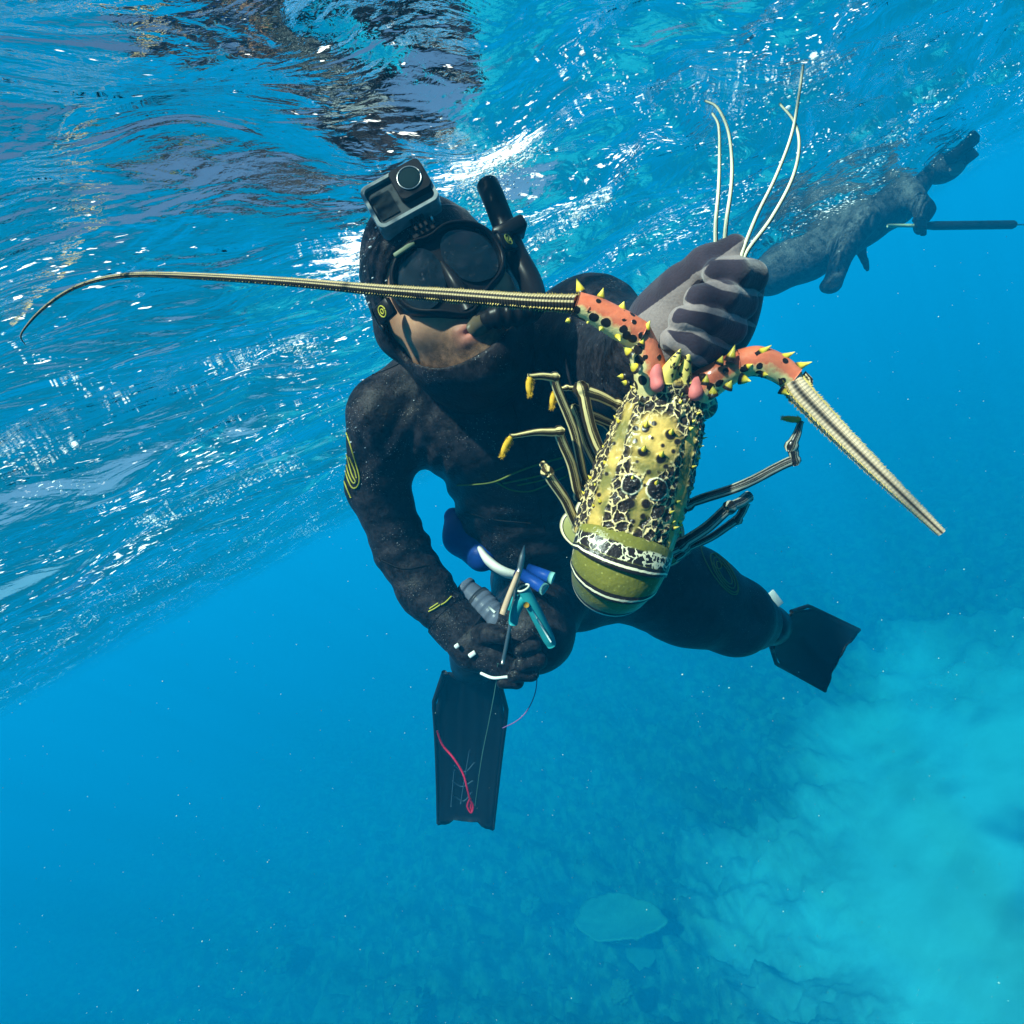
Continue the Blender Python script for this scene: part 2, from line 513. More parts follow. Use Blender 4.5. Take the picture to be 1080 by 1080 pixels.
def extrude_outline(pts2, c, ax, t0, t1, bev=0.0):
    """closed outline pts2 (in ax[0], ax[1]) extruded along ax[2] from t0 to t1, with an optional inset bevel"""
    p = np.asarray(pts2, float); n = len(p); c = np.asarray(c, float); ax = np.asarray(ax, float)
    ctr = p.mean(0)
    lv = [(t0, 1 - bev), (t0 + bev * .02, 1.0), (t1 - bev * .02, 1.0), (t1, 1 - bev)] if bev else [(t0, 1.0), (t1, 1.0)]
    V = []
    for t, k in lv:
        q = ctr + (p - ctr) * k
        V.append(c + q[:, :1] * ax[0] + q[:, 1:] * ax[1] + t * ax[2])
    V = np.concatenate(V)
    F = grid_faces(len(lv), n, wrap_v=True).tolist()
    F.append(list(range(n))[::-1]); F.append(list(range((len(lv) - 1) * n, len(lv) * n)))
    return V, F

def rrect(w, h, r, n=5):
    out = []
    for cx, cy, a0 in ((w - r, h - r, 0), (-w + r, h - r, 90), (-w + r, -h + r, 180), (w - r, -h + r, 270)):
        for k in range(n + 1):
            a = math.radians(a0 + 90 * k / n); out.append((cx + r * math.cos(a), cy + r * math.sin(a)))
    return np.array(out)
# ------------------------------------------------------------------ materials
def mat_neoprene(name, base=(.0045, .004, .005), hi=(.028, .023, .027), speck=.75, rough=.40):
    m = NT(name); c = m.coord('Object')
    n1 = m.noise(c, 26, 6, .7, .4); n2 = m.noise(c, 130, 4, .7); n3 = m.noise(c, 9, 3, .5)
    k = m.math('ADD', m.math('MULTIPLY', n1, .6), m.math('MULTIPLY', n2, .4))
    col = m.mix(m.ramp(k, [(.44, 0), (.62, 1)]), base, hi)  # lighter splotches put the suit's wet sheen into its colour
    v = m.vor(c, 330, 'F1'); gate = m.ramp(m.noise(c, 20, 4, .7), [(.50, 0), (.62, 1)])
    sp = m.math('MULTIPLY', m.ramp(v, [(.12, 1), (.2, 0)]), gate)
    sp = m.math('MULTIPLY', sp, speck)
    col = m.mix(sp, col, (.45, .45, .47))  # white specks: bubbles, salt and wet highlights painted into the colour
    nr = m.bump(m.math('ADD', m.math('MULTIPLY', n1, .7), n2), .55, .0035)
    nr = m.bump(n3, .5, .012, nr)
    m.bsdf(col, m.math('ADD', m.math('MULTIPLY', n2, .25), rough - .1), normal=nr)
    return m.m

def mat_simple(name, color, rough=.5, metal=0., var=.25, vs=60., bump=.2, bd=.0008, **kw):
    m = NT(name); c = m.coord('Object'); n = m.noise(c, vs, 5, .6)
    dark = tuple(x * (1 - var) for x in color)
    m.bsdf(m.mix(n, dark, color), rough, metal, normal=m.bump(n, bump, bd), **kw)
    return m.m

MAT_SUIT = mat_neoprene('wetsuit_neoprene')
MAT_HOOD = mat_neoprene('hood_neoprene', speck=1.)
MAT_RUBBER = mat_simple('black_rubber', (.008, .0075, .009), .34)
MAT_SEAM = mat_simple('seam_tape', (.004, .004, .005), .6)
MAT_LOGO = mat_simple('yellow_green_print', (.46, .42, .05), .45, var=.4)
MAT_LOGO_DIM = mat_simple('dull_green_print', (.15, .19, .04), .5, var=.5)
MAT_STEEL = mat_simple('brushed_steel', (.55, .56, .56), .28, 1.0)
MAT_WHITE = mat_simple('white_plastic', (.75, .75, .72), .4)

# ------------------------------------------------------------------ the diver in front
HU = unit([-.485, .875, .0]); HF = unit([.14, -.04, 1.0]); HF = unit(HF - HU * (HF @ HU)); HR = np.cross(HU, HF)
HC = P(472, 321, .81)
HAX = np.array([HR, HU, HF])
def H(a, b, c): return HC + a * HR + b * HU + c * HF

person = empty('person', W(P(600, 600, 1.28)),
               label='diver in black wetsuit, hood and mask facing the camera, one hand raised', cat='person')

def head_field(inflate=0.0, h=.0026):
    f = Field(HC - .2, HC + .2, h)
    i = inflate
    f.ell(H(0, .026, -.012), HAX, (.080 + i, .110 + i, .098 + i), 0)
    f.ell(H(0, -.030, .018), HAX, (.066 + i, .085 + i, .078 + i), .03)
    f.cone(H(-.040, -.062, .028), H(0, -.098, .066), .024 + i, .019 + i, .03)
    f.cone(H(.040, -.062, .028), H(0, -.098, .066), .024 + i, .019 + i, .03)
    return f

def build_head():
    f = head_field()
    f.ell(H(-.040, -.030, .062), HAX, (.026, .024, .022), .02)          # cheeks
    f.ell(H(.040, -.030, .062), HAX, (.026, .024, .022), .02)
    f.cone(H(0, .010, .074), H(0, -.028, .084), .007, .0110, .012)      # nose
    f.ell(H(-.011, -.034, .086), HAX, (.008, .007, .009), .006)
    f.ell(H(.011, -.034, .086), HAX, (.008, .007, .009), .006)
    f.ell(H(-.028, .004, .082), HAX, (.017, .012, .012), .01, op='sub')  # eye sockets
    f.ell(H(.028, .004, .082), HAX, (.017, .012, .012), .01, op='sub')
    f.ell(H(-.028, .004, .074), HAX, (.0125, .011, .012), .002)
    f.ell(H(.028, .004, .074), HAX, (.0125, .011, .012), .002)
    f.ell(H(0, -.066, .084), HAX, (.030, .020, .014), .012)              # muzzle round the mouthpiece
    f.cone(H(-.020, -.062, .092), H(.020, -.060, .093), .0048, .0048, .006)   # lips
    f.cone(H(-.017, -.074, .091), H(.017, -.073, .092), .0056, .0056, .006)
    f.ell(H(0, -.068, .100), HAX, (.019, .0028, .010), .003, op='sub')
    f.ell(H(0, -.102, .078), HAX, (.018, .014, .014), .014)              # chin
    f.ell(H(-.074, -.004, -.004), HAX, (.010, .028, .018), .008)         # ears, under the hood
    f.ell(H(.074, -.004, -.004), HAX, (.010, .028, .018), .008)
    V, F = f.mesh(); V = relax(V, F, 1, .4)
    q = (V - HC) @ HAX.T
    beard = smoothstep(-.040, -.075, q[:, 1] - .15 * np.abs(q[:, 0])) * smoothstep(.0, .05, q[:, 2])
    lip = np.exp(-((q[:, 0] / .023) ** 4) - ((q[:, 1] + .068) / .011) ** 4) * (q[:, 2] > .085)
    m = NT('face_skin'); c = m.coord('Object')
    n = m.noise(c, 70, 5, .6); st = m.noise(c, 900, 2, .7)
    skin = m.mix(n, (.24, .115, .07), (.46, .25, .155))
    b = m.math('MULTIPLY', m.attr('beard'), m.ramp(st, [(.40, 1.0), (.68, .72)]))
    b = m.math('MULTIPLY', b, m.ramp(m.noise(c, 120, 3), [(.3, .6), (.6, 1.)]))
    col = m.mix(b, skin, (.045, .026, .015)); col = m.mix(m.attr('lip'), col, (.36, .13, .10))
    m.bsdf(col, .42, normal=m.bump(m.math('ADD', n, m.math('MULTIPLY', st, .5)), .5, .0012), Subsurface_Weight=.08)
    mesh_c('face', V, F, m.m, person, attrs={'beard': beard, 'lip': lip})
    # ragged short beard hairs under the chin
    hp = Parts(); rg = np.random.default_rng(3)
    cand = np.where((beard > .55) & (lip < .1) & (q[:, 1] < -.082))[0]
    for i in rg.choice(cand, 700):
        p = V[i]; d = unit(p - H(0, -.06, .02) + rg.normal(0, .012, 3)); s = unit(np.cross(d, rg.normal(0, 1, 3))) * .00028
        e = p + d * rg.uniform(.002, .0052)
        hp.add([p - s, p + s, e], [(0, 1, 2)])
    hp.build('beard', mat_simple('beard_hair', (.20, .12, .06), .6), person, smooth=False, kind='stuff')
    # hood with the face opening
    f = head_field(.0065, .003)
    f.cone(H(0, -.06, -.02), P(520, 400, .97), .073, .078, .03)
    f.cone(H(-.074, -.004, -.004), H(.074, -.004, -.004), .020, .020, .03)
    op = H(-.010, -.018, .095)
    f.add(lambda g: np.maximum(np.sqrt((((g - op) @ HR) / .073) ** 2 + (((g - op) @ HU) / .075) ** 2) * .07 - .07, .015 - (g - HC) @ HF),
          HC - .13, HC + .16, .004, op='sub')
    V, F = f.mesh(); V = relax(V, F, 2, .5)
    mesh_c('hood', V, F, MAT_HOOD, person)

def build_mask():
    n = 72; t = np.linspace(0, 2 * math.pi, n, endpoint=False)
    a = .0655 * np.sign(np.cos(t)) * np.abs(np.cos(t)) ** .80 + .004
    b = .0430 * np.sign(np.sin(t)) * np.abs(np.sin(t)) ** .85
    b = b - .017 * np.exp(-(a / .022) ** 2) * (np.sin(t) < 0) * 1.0 + .004
    b = b - .006 * np.exp(-(a / .016) ** 2) * (np.sin(t) > 0)
    def ring(s, c, curve=3.4):
        return np.stack([a * s, b * s, c - curve * (a * s) ** 2], -1) @ HAX + HC
    lv = [(1.0, .070), (1.04, .074), (1.01, .084), (1.01, .100), (.98, .108), (.93, .109), (.91, .105), (.90, .093)]
    V = np.concatenate([ring(s, c) for s, c in lv])
    F = grid_faces(len(lv), n, wrap_v=True)
    mk = mesh_c('mask', V, F, MAT_RUBBER, person)
    bk_ = [ring(s, .0985 + .002 * (1 - s)) for s in (.93, .8, .6, .4, .2, .02)]
    mesh_c('skirt', np.concatenate(bk_), grid_faces(6, n, wrap_v=True).tolist() + [list(range(5 * n, 6 * n))], MAT_RUBBER, mk)
    # centre bar of the frame, nose pocket
    p = Parts()
    pts = [(-.001, .020, .092), (0, .008, .098), (0, -.008, .103), (0, -.030, .107), (0, -.046, .101)]
    p.tube([H(*x) for x in pts], [.002, .004, .0065, .0105, .009], 14)
    p.build('mask_bridge', MAT_RUBBER, mk)
    m = NT('dark_lens_glass'); c = m.coord('Object')
    m.bsdf(m.ramp(m.noise(c, 18, 4, .6), [(.45, (.004, .005, .006)), (.7, (.015, .020, .024))]), .05, IOR=1.6)
    for s in (-1, 1):
        lt = np.linspace(0, 2 * math.pi, 40, endpoint=False)
        la = .0325 + .0305 * np.cos(lt); lb = .004 + (.0345 - .004 * np.cos(lt)) * np.sin(lt) - .006 * np.cos(lt - .5)
        rings = []
        for k in (1, .85, .7, .55, .4, .25, .1, .02):
            x = .0325 + (la - .0325) * k; y = .004 + (lb - .004) * k
            rings.append(np.stack([s * x, y, .1015 - 3.0 * x ** 2 + .0020 * (1 - k * k)], -1) @ HAX + HC)
        V = np.concatenate(rings + [rings[-1].mean(0)[None]])
        F = grid_faces(8, 40, wrap_v=True).tolist() + [[280 + i, 280 + (i + 1) % 40, 320] for i in range(40)]
        mesh_c('lens', V, F, m.m, mk)
    # strap round the hood, buckles
    th = np.linspace(-.45 * math.pi, 1.45 * math.pi, 60)      # round the back of the head
    pts = [H(.087 * math.cos(x), .004 + .012 * (1 - math.sin(x)) * .0 + .018 * max(0, math.sin(x)), .055 - .0 - .165 * max(-.0, math.sin(x)) * 1.0) for x in np.linspace(0, math.pi, 40)]
    V, F, al, an = tube(pts, .0125, 10, up=HU, flat=.22)
    mesh_c('mask_strap', V, F, MAT_RUBBER, mk)
    for s in (-1, 1):
        p = Parts(); c0 = H(s * .079, 0.002 + .004 * s, .082)
        nrm = unit(HF + s * .9 * HR); u1 = unit(np.cross(HU, nrm)); u2 = np.cross(nrm, u1)
        p.box(c0 - nrm * .002, [u1, u2, nrm], (.012, .010, .004), .3)
        bk = p.build('buckle', MAT_RUBBER, mk)
        q = Parts(); th = np.linspace(0, 2 * math.pi, 21)[:-1]
        for r_, w_ in ((.0062, .0008), (.0026, .0008)):
            ring_ = [c0 + nrm * .0026 + r_ * (math.cos(x) * u1 * .75 + math.sin(x) * u2) for x in np.linspace(0, 2 * math.pi, 24)]
            q.tube(ring_, w_, 6)
        q.build('emblem', MAT_LOGO if s < 0 else MAT_LOGO_DIM, bk)
    # raised maker's bar on the upper rim
    p = Parts(); c0 = H(-.030, .0385, .1055)
    p.box(c0, [unit(HR + .12 * HU), HU, HF], (.013, .0022, .0018), .3)
    p.build('rim_print', mat_simple('grey_green_print', (.16, .20, .13), .5), mk)

def build_snorkel():
    pts = spline([H(.004, -.067, .102), H(.022, -.072, .112), H(.048, -.080, .106), H(.070, -.070, .088), H(.083, -.042, .070), H(.088, 0, .056),
                  H(.096, .04, .046), H(.103, .075, .038), H(.107, .095, .030)], 90)
    t = np.linspace(0, 1, 90)
    r = .0125 + .0018 * (np.sin(t * 420) * ((t > .12) & (t < .36))) + .001 * (t > .36)
    r[:8] = .0105
    V, F, al, an = tube(pts, r, 18)
    sn = mesh_c('snorkel', V, F, MAT_RUBBER, person)
    p = Parts(); p.box(H(.092, .022, .058), [HR, HU, HF], (.020, .008, .017), .3)
    p.tube([H(.075, .022, .076), H(.060, .020, .085), H(.05, .028, .092)], .003, 8)
    p.build('snorkel_keeper', MAT_RUBBER, sn)
    p = Parts()
    p.tube([H(-.004, -.068, .094), H(.003, -.068, .101), H(.010, -.069, .107)], [.012, .0135, .0115], 16, flat=.8)
    p.build('mouthpiece', mat_simple('brown_rubber', (.09, .07, .045), .35), sn)

def build_head_camera():
    c = P(424, 212, .722); yaw = unit(HF - .10 * HR + .12 * HU); u = unit(HU - yaw * (HU @ yaw)); r = np.cross(u, yaw)
    ax = np.array([r, u, yaw])
    o = lambda x, y, z: c + x * r + y * u + z * yaw
    hc = None
    # clear housing: an open rounded frame round the camera body
    rr = rrect(.037, .0265, .008, 6); ri = rrect(.0330, .0225, .006, 6)
    V = []
    for pts2, z in ((rr, -.012), (rr, .012), (rr * .985, .0145), (ri, .0145), (ri, .006)):
        V.append(c + pts2[:, :1] * r + pts2[:, 1:] * u + z * yaw)
    n = len(rr); F = grid_faces(5, n, wrap_v=True).tolist(); F.append(list(range(n)))
    m = NT('clear_housing'); cc = m.coord('Object')
    m.bsdf(m.mix(m.noise(cc, 90, 4), (.06, .08, .09), (.30, .34, .34)), .18, Coat_Weight=.5)
    hc = mesh_c('head_camera', np.concatenate(V), F, m.m, person, smooth=False)
    V, F = extrude_outline(ri * .99, o(0, 0, 0), ax, -.008, .0095)
    blk = mat_simple('camera_grey', (.035, .045, .05), .35)
    mesh_c('camera_body', V, F, blk, hc, smooth=False)
    V, F = extrude_outline(rrect(.0185, .0185, .006, 6), o(.0170, .0065, 0), ax, .006, .0185, .04)
    mesh_c('lens_bezel', V, F, MAT_RUBBER, hc, smooth=False)
    th = np.linspace(0, 2 * math.pi, 28, endpoint=False)
    V, F = extrude_outline(np.stack([.0125 * np.cos(th), .0125 * np.sin(th)], -1), o(.0170, .0065, 0), ax, .0178, .0198, .08)
    g = NT('lens_front'); g.bsdf((.01, .02, .022), .05)
    mesh_c('lens_glass', V, F, g.m, hc, smooth=False)
    p = Parts(); ring_ = [o(.0170, .0065, .0199) + .0128 * (math.cos(x) * r + math.sin(x) * u) for x in np.linspace(0, 2 * math.pi, 30)]
    p.tube(ring_, .0006, 6); p.build('lens_ring', MAT_STEEL, hc)
    V, F = extrude_outline(rrect(.011, .014, .001, 2), o(-.019, -.002, 0), ax, .009, .0108)
    mesh_c('front_screen', V, F, NT_black(), hc, smooth=False)
    p = Parts()
    for k in (-1, 0, 1):
        p.box(o(k * .006 + .004, -.032, -.002), ax, (.0016, .009, .007), .2)
    p.tube([o(-.006, -.034, -.001), o(.016, -.034, -.001)], .003, 10)
    p.box(o(.004, -.040, -.012), ax, (.014, .006, .012), .2)
    p.box(o(.004, -.030, -.024), ax, (.016, .014, .006), .2)
    p.build('camera_mount', MAT_RUBBER, hc, smooth=False)
    p = Parts(); p.tube([o(.0175, -.034, -.001), o(.020, -.034, -.001)], .0045, 12); p.build('thumb_screw', MAT_STEEL, hc)
    # elastic strap over the hood
    pts = [H(.0775 * math.cos(x), .070, -.012 + .092 * math.sin(x)) for x in np.linspace(-.2, math.pi + .2, 40)]
    V, F, al, an = tube(pts, .011, 10, up=HU, flat=.2)
    mesh_c('head_strap', V, F, MAT_RUBBER, hc)

_nb = []
def NT_black():
    if not _nb:
        g = NT('glossy_black'); g.bsdf((.012, .016, .018), .12); _nb.append(g.m)
    return _nb[0]

S1 = P(412, 440, .95); S2 = P(624, 350, .90)
WR1 = P(484, 664, 1.0); WR2 = P(690, 372, .585)
KNA = P(562, 666, 1.02); ANA = P(502, 684, 1.38); KNB = P(774, 650, 1.38); ANB = P(806, 657, 1.66)
FB = {}
def build_body():
    f = Field([-.33, -.42, -1.85], [.62, .42, -.50], .0060)
    K = .035
    f.cone(P(455, 430, .985), P(615, 365, .965), .088, .086, K)
    f.chain([P(540, 430, 1.0), P(566, 535, 1.12), P(604, 600, 1.27)], [.142, .122, .120], K)
    f.ell(P(500, 445, .93), np.eye(3), (.075, .065, .05), .05)           # chest
    f.ell(P(600, 420, .93), np.eye(3), (.075, .065, .05), .05)
    f.cone(H(0, -.05, -.03), P(520, 405, .99), .060, .075, K)
    f.chain([S1, P(398, 512, .985), P(424, 580, 1.02), P(449, 622, 1.02), WR1], [.064, .0445, .0405, .0405, .033], .018)
    f.chain([S2, P(655, 385, .80), P(672, 392, .72), WR2], [.076, .058, .052, .033], K)
    f.chain([P(566, 612, 1.28), P(566, 640, 1.15), KNA], [.090, .076, .061], .02)
    f.chain([KNA, P(535, 676, 1.2), ANA], [.061, .058, .042], .02)
    f.chain([P(664, 600, 1.29), P(725, 628, 1.34), KNB], [.104, .096, .080], K)
    f.chain([KNB, P(792, 655, 1.5), ANB], [.078, .062, .044], .02)
    FB['body'] = f
    # soft folds where the suit bends: elbow, waist, armpit, hip, knee
    V, F = f.mesh(); V = relax(V, F, 2, .5)
    e = 1e-3
    N = np.stack([f.sample(V + d) - f.sample(V - d) for d in np.eye(3) * .006], -1); N /= np.linalg.norm(N, axis=1, keepdims=True) + 1e-9
    def fold(c, r, axis, wl, amp):
        nonlocal V
        d = np.linalg.norm(V - c, axis=1); s = (V - c) @ unit(axis)
        w = np.exp(-(d / r) ** 2)
        V = V + N * (w * amp * np.sin(s / wl * 2 * math.pi + 1.5 * np.sin(V @ np.array([31., 17, 11]))))[:, None]
    fold(P(430, 575, 1.0), .07, P(450, 622, 1.02) - P(405, 520, 1.0), .030, .0016)
    fold(P(480, 530, 1.05), .09, [.3, -1, 0], .034, .0018)
    fold(P(560, 560, 1.0), .10, [.2, -1, 0], .036, .0018)
    fold(P(600, 480, .9), .12, [.35, -1, .1], .045, .0012)
    fold(P(440, 470, .93), .07, [1, -1, 0], .028, .0030)
    fold(P(700, 610, 1.3), .10, P(776, 652, 1.38) - P(664, 600, 1.29), .040, .0018)
    fold(P(560, 650, 1.0), .07, [.1, -1, 0], .030, .0015)
    fold(P(640, 370, .85), .08, [1, -.6, .3], .032, .0015)
    fold(P(480, 645, 1.0), .05, P(484, 664, 1.0) - P(450, 622, 1.02), .018, .0018)
    mesh_c('wetsuit', V, F, MAT_SUIT, person)

def hit(px, py, field, lift=.0012):
    d = unit(P(px, py, 1.0)); t = np.arange(.5, 2.0, .002)
    pts = d * t[:, None]
    lo, hi = field.lo + field.h, field.lo + (field.n - 2) * field.h
    ok = ((pts > lo) & (pts < hi)).all(1)
    s = np.where(ok, field.sample(np.clip(pts, lo, hi)), 1)
    k = np.argmax(s < 0)
    if s[k] >= 0: return None
    return d * (t[k] - .002 * (s[k] / (s[k] - s[k - 1] - 1e-9)) - lift)

def strokes(name, lines, width, mat, field, lift=.0022, closed=False, parent=None, flat=.35):
    """printed line work lying on the suit: thin flat ribbons along photo-traced lines"""
    p = Parts()
    for ln in lines:
        px = spline(ln + ([ln[0]] if closed else []), max(6, len(ln) * 6))
        pts = [hit(x[0], x[1], field, lift) for x in px]
        pts = [x for x in pts if x is not None]
        if len(pts) > 3:
            pts = np.array(pts); pts[1:-1] = (pts[:-2] + pts[1:-1] * 2 + pts[2:]) / 4
            p.tube(pts, width, 6)
    if p.V: p.build(name, mat, parent or person)

def build_prints():
    f = FB['body']
    # oval emblem on the upper arm
    strokes('sleeve_print', [[(357, 452), (362, 450), (368, 465), (374, 485), (379, 503), (377, 513), (371, 514), (365, 500), (360, 478), (357, 460)],
                             [(361, 462), (366, 482), (371, 500), (375, 508), (372, 509), (367, 498), (363, 478)],
                             [(368, 482), (374, 496), (376, 504)], [(362, 505), (366, 516), (370, 525)]],
            .0011, MAT_LOGO, f)
    # long fish mark across the ribs
    strokes('chest_print', [[(482, 512), (500, 511), (522, 508), (545, 498), (570, 489), (588, 484), (600, 481)],
                            [(522, 508), (540, 517), (560, 518), (580, 510), (598, 502)],
                            [(530, 510), (550, 506), (575, 500), (595, 492)], [(545, 512), (565, 508), (585, 503)]],
            .0013, MAT_LOGO_DIM, f)
    el = lambda cx, cy, a, b, an: [(cx + a * math.cos(t) * math.cos(an) - b * math.sin(t) * math.sin(an), cy + a * math.cos(t) * math.sin(an) + b * math.sin(t) * math.cos(an)) for t in np.linspace(0, 2 * math.pi, 17)[:-1]]
    a = math.radians(58)
    strokes('thigh_print', [el(759, 598, 34, 10, a)] + [el(767 - 3, 606 - 2, 24 - 5 * k, 8 - 2 * k, a) for k in range(3)] + [el(755, 592, 9, 4, a)], .0012, MAT_LOGO_DIM, f, closed=True)
    strokes('cuff_print', [[(452, 645), (458, 642), (464, 638)], [(465, 638), (470, 635), (476, 629)], [(453, 642), (462, 636)]], .0011, MAT_LOGO, f)
    for ln in ([(366, 405), (385, 398), (412, 388), (440, 372)], [(442, 370), (449, 385), (452, 398)], [(490, 540), (520, 548), (560, 552)],
               [(400, 590), (425, 600), (452, 596)], [(638, 358), (638, 385), (637, 415)], [(530, 400), (545, 440), (560, 500), (575, 560)]):
        strokes('seam', [ln], .0010, MAT_SEAM, f, lift=.0012)
    p = Parts()
    for (x, y, r) in ((647, 388, .0028), (650, 399, .0018)):
        h_ = hit(x, y, f, .001)
        if h_ is not None: p.tube([h_, h_ + np.array([0, 0, .0015])], r, 12)
    if p.V: p.build('press_stud', MAT_STEEL, person)

def glove_attr(V, bones, down):
    """0..1 mask: the pale palm-side cloth of each finger"""
    best = np.full(len(V), 9.0); g = np.zeros(len(V))
    for a, b, r, dn in bones:
        a = np.asarray(a); b = np.asarray(b); ba = b - a
        t = np.clip((V - a) @ ba / (ba @ ba), 0, 1); q = V - a - t[:, None] * ba
        d = np.linalg.norm(q, axis=1) - r
        s = (q @ unit(dn)) / r
        u = d < best; best = np.where(u, d, best); g = np.where(u, s, g)
    return g

def mat_glove():
    m = NT('glove_fabric'); c = m.coord('Object')
    n = m.noise(c, 500, 3, .6); n2 = m.noise(c, 60, 4, .6)
    k = m.math('ADD', m.attr('palm'), m.math('MULTIPLY', m.math('SUBTRACT', n2, .5), .12))
    t = m.math('MULTIPLY', m.math('SUBTRACT', k, .16), 5, clamp=True)
    dark = m.mix(n2, (.014, .009, .017), (.036, .024, .040)); pale = m.mix(n, (.15, .115, .115), (.27, .215, .21))
    m.bsdf(m.mix(t, dark, pale), .75, normal=m.bump(m.math('ADD', n, n2), .45, .0012), Sheen_Weight=.3)
    return m.m

def build_gloves():
    mg = mat_glove()
    # ---- raised hand closed round the lobster's horns
    Q = P
    f = Field(Q(640, 420, .60) - .02, Q(820, 240, .46) + np.array([.03, .03, .06]), .0013)
    bones = []
    def fin(pts, rs, dn, k=.0016):
        f.chain(pts, rs, k)
        for i in range(len(pts) - 1): bones.append((pts[i], pts[i + 1], (rs[i] + rs[i + 1]) / 2, dn))
    palm = [(Q(690, 374, .590), .033), (Q(706, 345, .560), .032), (Q(735, 318, .545), .030), (Q(752, 305, .545), .027)]
    f.chain([x for x, r in palm], [r for x, r in palm], .02)
    f.cone(Q(716, 372, .56), Q(756, 345, .55), .024, .026, .02)
    # back of the hand: knuckle row at the right
    f.chain([Q(783, 300, .545), Q(768, 325, .548), Q(756, 348, .55), Q(738, 372, .552)], [.017, .018, .018, .016], .018)
    # four curled fingers, tips towards the left
    D = lambda x, y, z: np.array([x, y, z])
    fin([Q(787, 290, .530), Q(791, 293, .508), Q(774, 289, .492), Q(757, 288, .492)], [.0130, .0132, .0126, .0112], D(-.25, -1, -.1))
    fin([Q(776, 315, .532), Q(780, 320, .508), Q(762, 314, .490), Q(737, 316, .490)], [.0132, .0134, .0130, .0112], D(-.30, -1, -.1))
    fin([Q(765, 338, .534), Q(769, 347, .508), Q(748, 338, .490), Q(720, 338, .490)], [.0132, .0132, .0128, .0108], D(-.35, -1, -.1))
    fin([Q(750, 366, .538), Q(752, 375, .512), Q(733, 366, .494), Q(709, 359, .494)], [.0124, .0124, .0118, .0098], D(-.45, -1, -.1))
    # thumb laid along the top
    th = [Q(694, 342, .558), Q(718, 306, .530), Q(744, 281, .512), Q(774, 261, .505)]
    fin(th, [.0215, .0165, .0140, .0098], D(.75, -.62, .15), .008)
    V, F = f.mesh(); V = relax(V, F, 1, .45)
    g = glove_attr(V, bones, None)
    pal = np.minimum(*[np.linalg.norm(V - x, axis=1) - r for x, r in (palm[0], palm[1])])
    # the heel and side of the palm that faces the lens is pale as well
    up = unit(Q(744, 281, .5) - Q(694, 342, .5)); sd = unit([.62, -.78, 0])
    s0 = (V - Q(706, 322, .53)) @ sd
    near = np.min([np.linalg.norm(V - (a + np.clip((V - a) @ (b - a) / ((b - a) @ (b - a)), 0, 1)[:, None] * (b - a)), axis=1) - r for a, b, r, _ in bones], axis=0)
    X, Y = pxof(V); ln = ((Y - 334) * 105 + (X - 669) * 76) / 129.6      # px below the thumb's seam line
    tb = np.min([np.linalg.norm(V - (a + np.clip((V - a) @ (b - a) / ((b - a) @ (b - a)), 0, 1)[:, None] * (b - a)), axis=1) - r for a, b, r, _ in bones[-3:]], axis=0)
    fb = np.min([np.linalg.norm(V - (a + np.clip((V - a) @ (b - a) / ((b - a) @ (b - a)), 0, 1)[:, None] * (b - a)), axis=1) - r for a, b, r, _ in bones[:-3]], axis=0)
    g = np.full(len(V), -.6)
    creases = [([735, 743, 761, 782, 798, 806], [292, 296, 304, 308, 311, 311], 8), ([718, 725, 746, 767, 787, 800], [323, 325, 328, 334, 341, 345], 7.5),
               ([702, 710, 730, 751, 767, 780], [345, 347, 349, 360, 367, 372], 9), ([692, 702, 720, 746, 751, 765], [358, 362, 375, 391, 396, 402], 14)]
    for xs, ys, th_ in creases:                                          # pale palm cloth shows as a band under every finger
        yl = np.interp(X, xs, ys); th2 = th_ * np.interp(X, [xs[0], xs[1], xs[-2], xs[-1]], [1.3, .95, .75, .2]) * (1 + .12 * np.sin(X * .35))
        band = np.minimum(Y - (yl - th2), (yl + 3) - Y) * .22
        g = np.maximum(g, np.where((X > xs[0] - 6) & (X < xs[-1]), band, -.6))
    tipx = np.interp(Y, [262, 276, 290, 305, 318, 330, 345, 360, 372, 385, 400], [800, 752, 741, 728, 722, 712, 707, 698, 703, 722, 752])
    g = np.where((ln > 0) & (X < tipx), np.maximum(g, np.minimum(np.minimum(ln, tipx - X) * .22, .95)), g)
    g = np.where((ln > 0) & (Y < 275), np.maximum(g, np.minimum(ln, 275 - Y) * .2), g); g = np.where(ln < 0, -.6, g)
    g = np.clip(g, -.8, .95)
    e_ = np.concatenate([F[:, [0, 1]], F[:, [1, 2]], F[:, [2, 3]], F[:, [3, 0]]])
    for _ in range(1):
        a_ = np.bincount(e_[:, 0], g[e_[:, 1]], len(V)) + np.bincount(e_[:, 1], g[e_[:, 0]], len(V)); g = a_ / np.maximum(np.bincount(e_.ravel(), minlength=len(V)), 1)
    # little creases across the fingers and thumb
    gl = mesh_c('glove', V, F, mg, person, attrs={'palm': g})
    p = Parts()
    cuff = [Q(672, 398, .62), Q(681, 386, .602), WR2 + np.array([0, 0, .0]), Q(697, 362, .575)]
    p.tube(spline(cuff, 16), .037 + .0012 * np.sin(np.arange(16) * 1.7), 28)
    p.build('glove_cuff', MAT_SUIT, gl)
    # ---- lowered hand closed round the gun
    f = Field(Q(470, 730, 1.06) - .02, Q(610, 640, .88) + .02, .0024)
    bones = []
    f.chain([Q(484, 664, 1.0), Q(500, 682, .995), Q(522, 690, .985)], [.033, .032, .030], .02)
    f.chain([Q(528, 676, .985), Q(538, 700, .985)], [.024, .024], .02)
    fin([Q(538, 676, .98), Q(556, 673, .955), Q(563, 680, .930), Q(548, 686, .915)], [.0125, .0120, .0115, .0100], D(0, 0, -1), .004)
